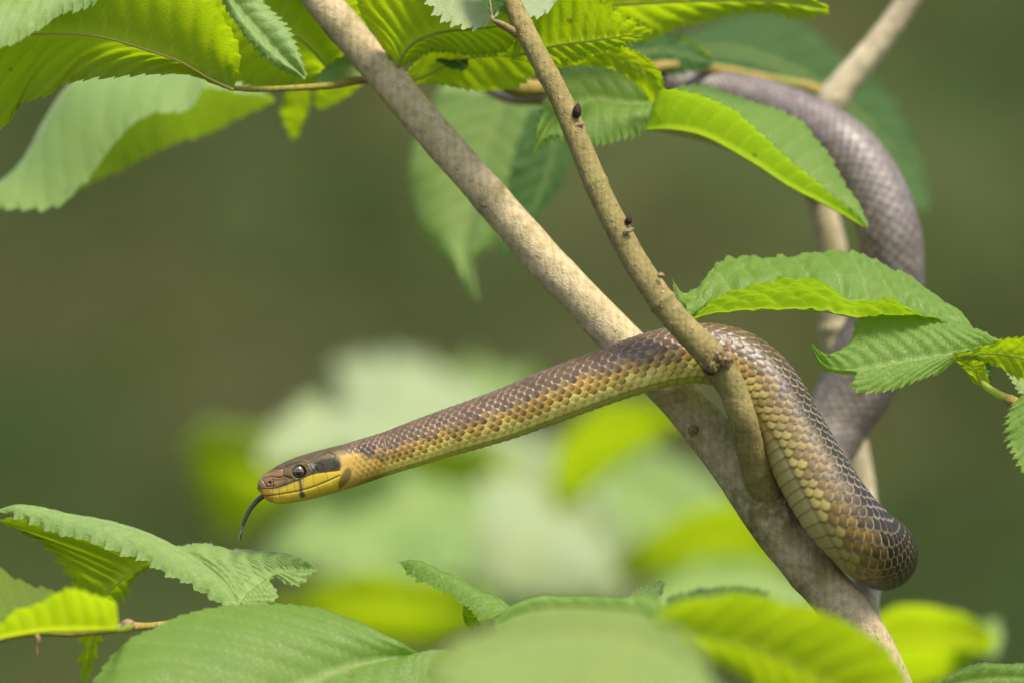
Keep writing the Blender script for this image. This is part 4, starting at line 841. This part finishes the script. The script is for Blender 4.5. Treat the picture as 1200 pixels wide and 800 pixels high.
leaf(BS, [(575, 715), (500, 710), (420, 705), (325, 715)], [(578, 700), (500, 680), (420, 675), (325, 705)], [(560, 735), (500, 752), (400, 745), (325, 725)], plane=(58, 6, 0), mat=Y_, label='yellow blurred leaf strip between the pleated leaf and the slim leaf', bulge=(.5, .5), **kw)
leaf(BS, [(650, 600), (675, 540), (720, 500), (800, 480)], [(645, 590), (655, 520), (710, 470), (770, 465), (805, 475)], [(660, 600), (705, 560), (750, 530), (803, 495)], plane=(70, 6, 0), mat=Y_, label='yellow blurred leaf behind the grey trunk below the snake', bulge=(.5, .5), **kw)
leaf(BS, [(870, 690), (810, 630), (750, 580), (695, 525)], [(790, 700), (720, 650), (685, 590), (685, 535)], [(900, 660), (865, 590), (800, 540), (700, 520)], plane=(78, -5, 0), mat=PL_, label='grey-green blurred leaf left of the grey trunk', bulge=(.8, .8), **kw)
leaf(BS, [(720, 670), (800, 640), (880, 630), (950, 660)], [(722, 660), (790, 610), (880, 592), (952, 650)], [(725, 680), (800, 675), (880, 670), (950, 672)], plane=(66, 6, 0), mat=Y_, label='yellow-green blurred leaf crossing behind the grey trunk', bulge=(.5, .5), **kw)
leaf(BS, [(955, 700), (900, 690), (820, 690), (750, 720)], [(955, 690), (900, 660), (820, 655), (750, 705)], [(960, 720), (900, 740), (820, 745), (755, 730)], plane=(60, -6, 0), mat=PL_, label='dull green blurred leaf above the broad yellow bottom leaf', **kw)
leaf(BS, [(1010, 760), (1060, 755), (1110, 752), (1165, 750)], [(1010, 735), (1060, 712), (1120, 718), (1166, 742)], [(1010, 800), (1060, 810), (1120, 790), (1166, 758)], plane=(30, 7, 0), mat=Y_, label='yellow blurred leaf at bottom right beyond the grey trunk', bulge=(.4, .4), **kw)
leaf(BS, [(1175, 745), (1150, 750), (1120, 760)], [(1170, 725), (1145, 728), (1122, 755)], [(1170, 765), (1140, 775), (1122, 765)], plane=(32, -6, 0), mat=PL_, **kw)
leaf(BS, [(940, 735), (980, 740), (1030, 745)], [(940, 715), (985, 712), (1030, 735)], [(945, 760), (985, 770), (1030, 760)], plane=(50, 5, 0), mat=Y_, **kw)
tube('side_stem', [(1010, 762, 31, 4), (900, 800, 50, 5), (760, 860, 75, 7), (690, 900, 87, 8)], BARK_GREEN, BS, rough=.06, seg=12, step=8)

# ------------------------------------------------------------------ fine hairs that fringe the felted leaves
HAIR = plain('leaf_hair', (.55, .62, .42), .6, .3, 500)
def hairs(pts, plane0, n, ln, parent, jit=2.0, seed=0):
    r = np.random.RandomState(seed); s = spline([(a, b, c) for a, b, c in pts], 400); V = []; F = []
    for i in range(n):
        k = r.randint(2, 397); p = s[k]; t = s[k + 2] - s[k - 2]; t = t[:2] / max(np.hypot(*t[:2]), 1e-6)
        if t[0] < 0: t = -t
        nx, ny = t[1], -t[0]
        x, y, d = p[0], p[1] + r.uniform(0, jit), p[2] + r.uniform(-.05, .1)
        L = ln * r.uniform(.5, 1.2); lean = r.uniform(-.5, .5)
        ex_, ey_ = x + (nx + t[0] * lean) * L, y + (ny + t[1] * lean) * L
        b = len(V); V += [P(x - .3, y, d), P(x + .3, y, d), P(ex_, ey_, d - .01), P(x, y, d - .012)]
        F += [(b, b + 1, b + 2), (b + 1, b + 3, b + 2), (b + 3, b, b + 2)]
    me = bpy.data.meshes.new('leaf_hairs'); me.from_pydata([tuple(v) for v in V], [], F); me.materials.append(HAIR)
    o = bpy.data.objects.new('leaf_hairs', me); COL.objects.link(o); o.parent = parent; o.matrix_parent_inverse = parent.matrix_basis.inverted(); o['kind'] = 'stuff'
bl = lambda pts, y0, pl, ky: [(a, b, pl + ky * (b - y0) / 100) for a, b in pts]
hairs(bl([(270, 694), (247, 670), (222, 651), (192, 635), (165, 623), (124, 611), (82, 604), (41, 595), (16, 594)], 708, -1.0, -2.4), 0, 900, 3.2, LS, 4, 1)
hairs(bl([(207, 643), (226, 638), (247, 638), (254, 642), (292, 645), (326, 649), (355, 657), (371, 665)], 712, -.6, -2.2), 0, 900, 3.6, LS, 6, 2)
# ------------------------------------------------------------------ forest floor and the green bank far behind
def ground_mat():
    M = Mat('forest_floor'); tc = M.n('ShaderNodeTexCoord')
    a = M.n('ShaderNodeTexNoise', Scale=2.0, Detail=6.0); b = M.n('ShaderNodeTexNoise', Scale=25.0, Detail=6.0)
    M.l(tc.outputs['Object'], a.inputs['Vector']); M.l(tc.outputs['Object'], b.inputs['Vector'])
    c = M.mix(M.ramp(a.outputs[0], .4, .6), (.070, .068, .024), (.036, .058, .014))
    c = M.mix(M.ramp(b.outputs[0], .4, .65, 0, .7), c, M.mix(1.0, c, (.5, .5, .45), 'MULTIPLY'))
    p = M.n('ShaderNodeBsdfPrincipled', Roughness=.95); p.inputs['Specular IOR Level'].default_value = .1; M.l(c, p.inputs['Base Color'])
    bm = M.n('ShaderNodeBump', Strength=.6, Distance=.03); M.l(b.outputs[0], bm.inputs['Height']); M.l(bm.outputs[0], p.inputs['Normal'])
    M.l(p.outputs[0], M.out.inputs[0]); return M.m
GM = ground_mat()
def gz(x, y):
    r = np.clip((y - 5.0) / 14, 0, None)
    return 6.5 * r ** 1.2 * (1 - .0 * x) * smooth(0, .12, r) + .10 * noise2(x * .9, y * .9, 2) + .03 * noise2(x * 4, y * 4, 3) - .03
gy = np.r_[np.linspace(-60, -8, 20), np.linspace(-7.5, 19, 160), np.linspace(20, 120, 30)]
gx = np.r_[np.linspace(-80, -9, 20), np.linspace(-8.5, 8.5, 110), np.linspace(9, 80, 20)]
GX, GY = np.meshgrid(gx, gy, indexing='ij')
GZ = gz(GX, np.minimum(GY, 40))
g = grid_mesh('ground', np.stack([GX, GY, GZ], -1), GM); g['kind'] = 'structure'

def under_mat(name, c1, c2, tr):
    M = Mat(name); tc = M.n('ShaderNodeTexCoord')
    a = M.n('ShaderNodeTexNoise', Scale=2.2, Detail=3.0); M.l(tc.outputs['Object'], a.inputs['Vector'])
    b = M.n('ShaderNodeTexNoise', Scale=9.0, Detail=3.0); M.l(tc.outputs['Object'], b.inputs['Vector'])
    c = M.mix(M.ramp(a.outputs[0], .42, .58), c1, c2); c = M.mix(M.ramp(b.outputs[0], .4, .65, 0, .6), c, M.mix(1.0, c, (.55, .6, .5), 'MULTIPLY'))
    p = M.n('ShaderNodeBsdfPrincipled', Roughness=.6); p.inputs['Specular IOR Level'].default_value = .08; M.l(c, p.inputs['Base Color'])
    t = M.n('ShaderNodeBsdfTranslucent'); t.inputs[0].default_value = (*tr, 1)
    mx = M.n('ShaderNodeMixShader'); mx.inputs[0].default_value = .3
    M.l(p.outputs[0], mx.inputs[1]); M.l(t.outputs[0], mx.inputs[2]); M.l(mx.outputs[0], M.out.inputs[0]); return M.m
UM = under_mat('undergrowth_leaves', (.030, .056, .012), (.068, .068, .024), (.08, .12, .01))
def undergrowth(n=42000):
    r = np.random.RandomState(11)
    x = r.uniform(-6, 6, n); y = 5.2 + 9.5 * r.rand(n) ** 1.2
    clump = noise2(x * 1.1, y * 1.1, 8) + .6 * noise2(x * 3, y * 3, 9)
    keep = clump > -.22
    x, y, clump = x[keep], y[keep], clump[keep]; n = len(x)
    z = gz(x, y) + (.06 + 1.0 * np.clip(clump + .22, 0, 1)) * r.rand(n) ** .6
    ln = r.uniform(.04, .10, n); wd = ln * r.uniform(.4, .6, n)
    az = r.uniform(0, 2 * np.pi, n); el = r.uniform(-.5, .5, n); ro = r.uniform(-.7, .7, n)
    d = np.stack([np.cos(az) * np.cos(el), np.sin(az) * np.cos(el), np.sin(el)], 1)
    s = np.stack([-np.sin(az), np.cos(az), 0 * az], 1); up = np.cross(d, s)
    s = s * np.cos(ro)[:, None] + up * np.sin(ro)[:, None]; up = np.cross(d, s)
    c = np.stack([x, y, z], 1)
    A = c; B_ = c + d * (ln * .45)[:, None] + s * (wd * .5)[:, None] + up * (ln * .06)[:, None]; C_ = c + d * ln[:, None] - up * (ln * .1)[:, None]; D_2 = c + d * (ln * .45)[:, None] - s * (wd * .5)[:, None] + up * (ln * .06)[:, None]
    M_ = c + d * (ln * .5)[:, None]
    V = np.stack([A, B_, C_, D_2, M_], 1).reshape(-1, 3); b = np.arange(n)[:, None] * 5
    F = np.concatenate([b + np.array([[0, 1, 4]]), b + np.array([[1, 2, 4]]), b + np.array([[2, 3, 4]]), b + np.array([[3, 0, 4]])], 0)
    me = bpy.data.meshes.new('undergrowth'); me.vertices.add(len(V)); me.vertices.foreach_set('co', V.astype(np.float32).ravel())
    me.loops.add(F.size); me.loops.foreach_set('vertex_index', F.astype(np.int32).ravel())
    me.polygons.add(len(F)); me.polygons.foreach_set('loop_start', (np.arange(len(F)) * 3).astype(np.int32)); me.polygons.foreach_set('loop_total', np.full(len(F), 3, np.int32))
    me.update(calc_edges=True); me.materials.append(UM)
    o = bpy.data.objects.new('undergrowth', me); COL.objects.link(o); o['kind'] = 'stuff'
undergrowth()
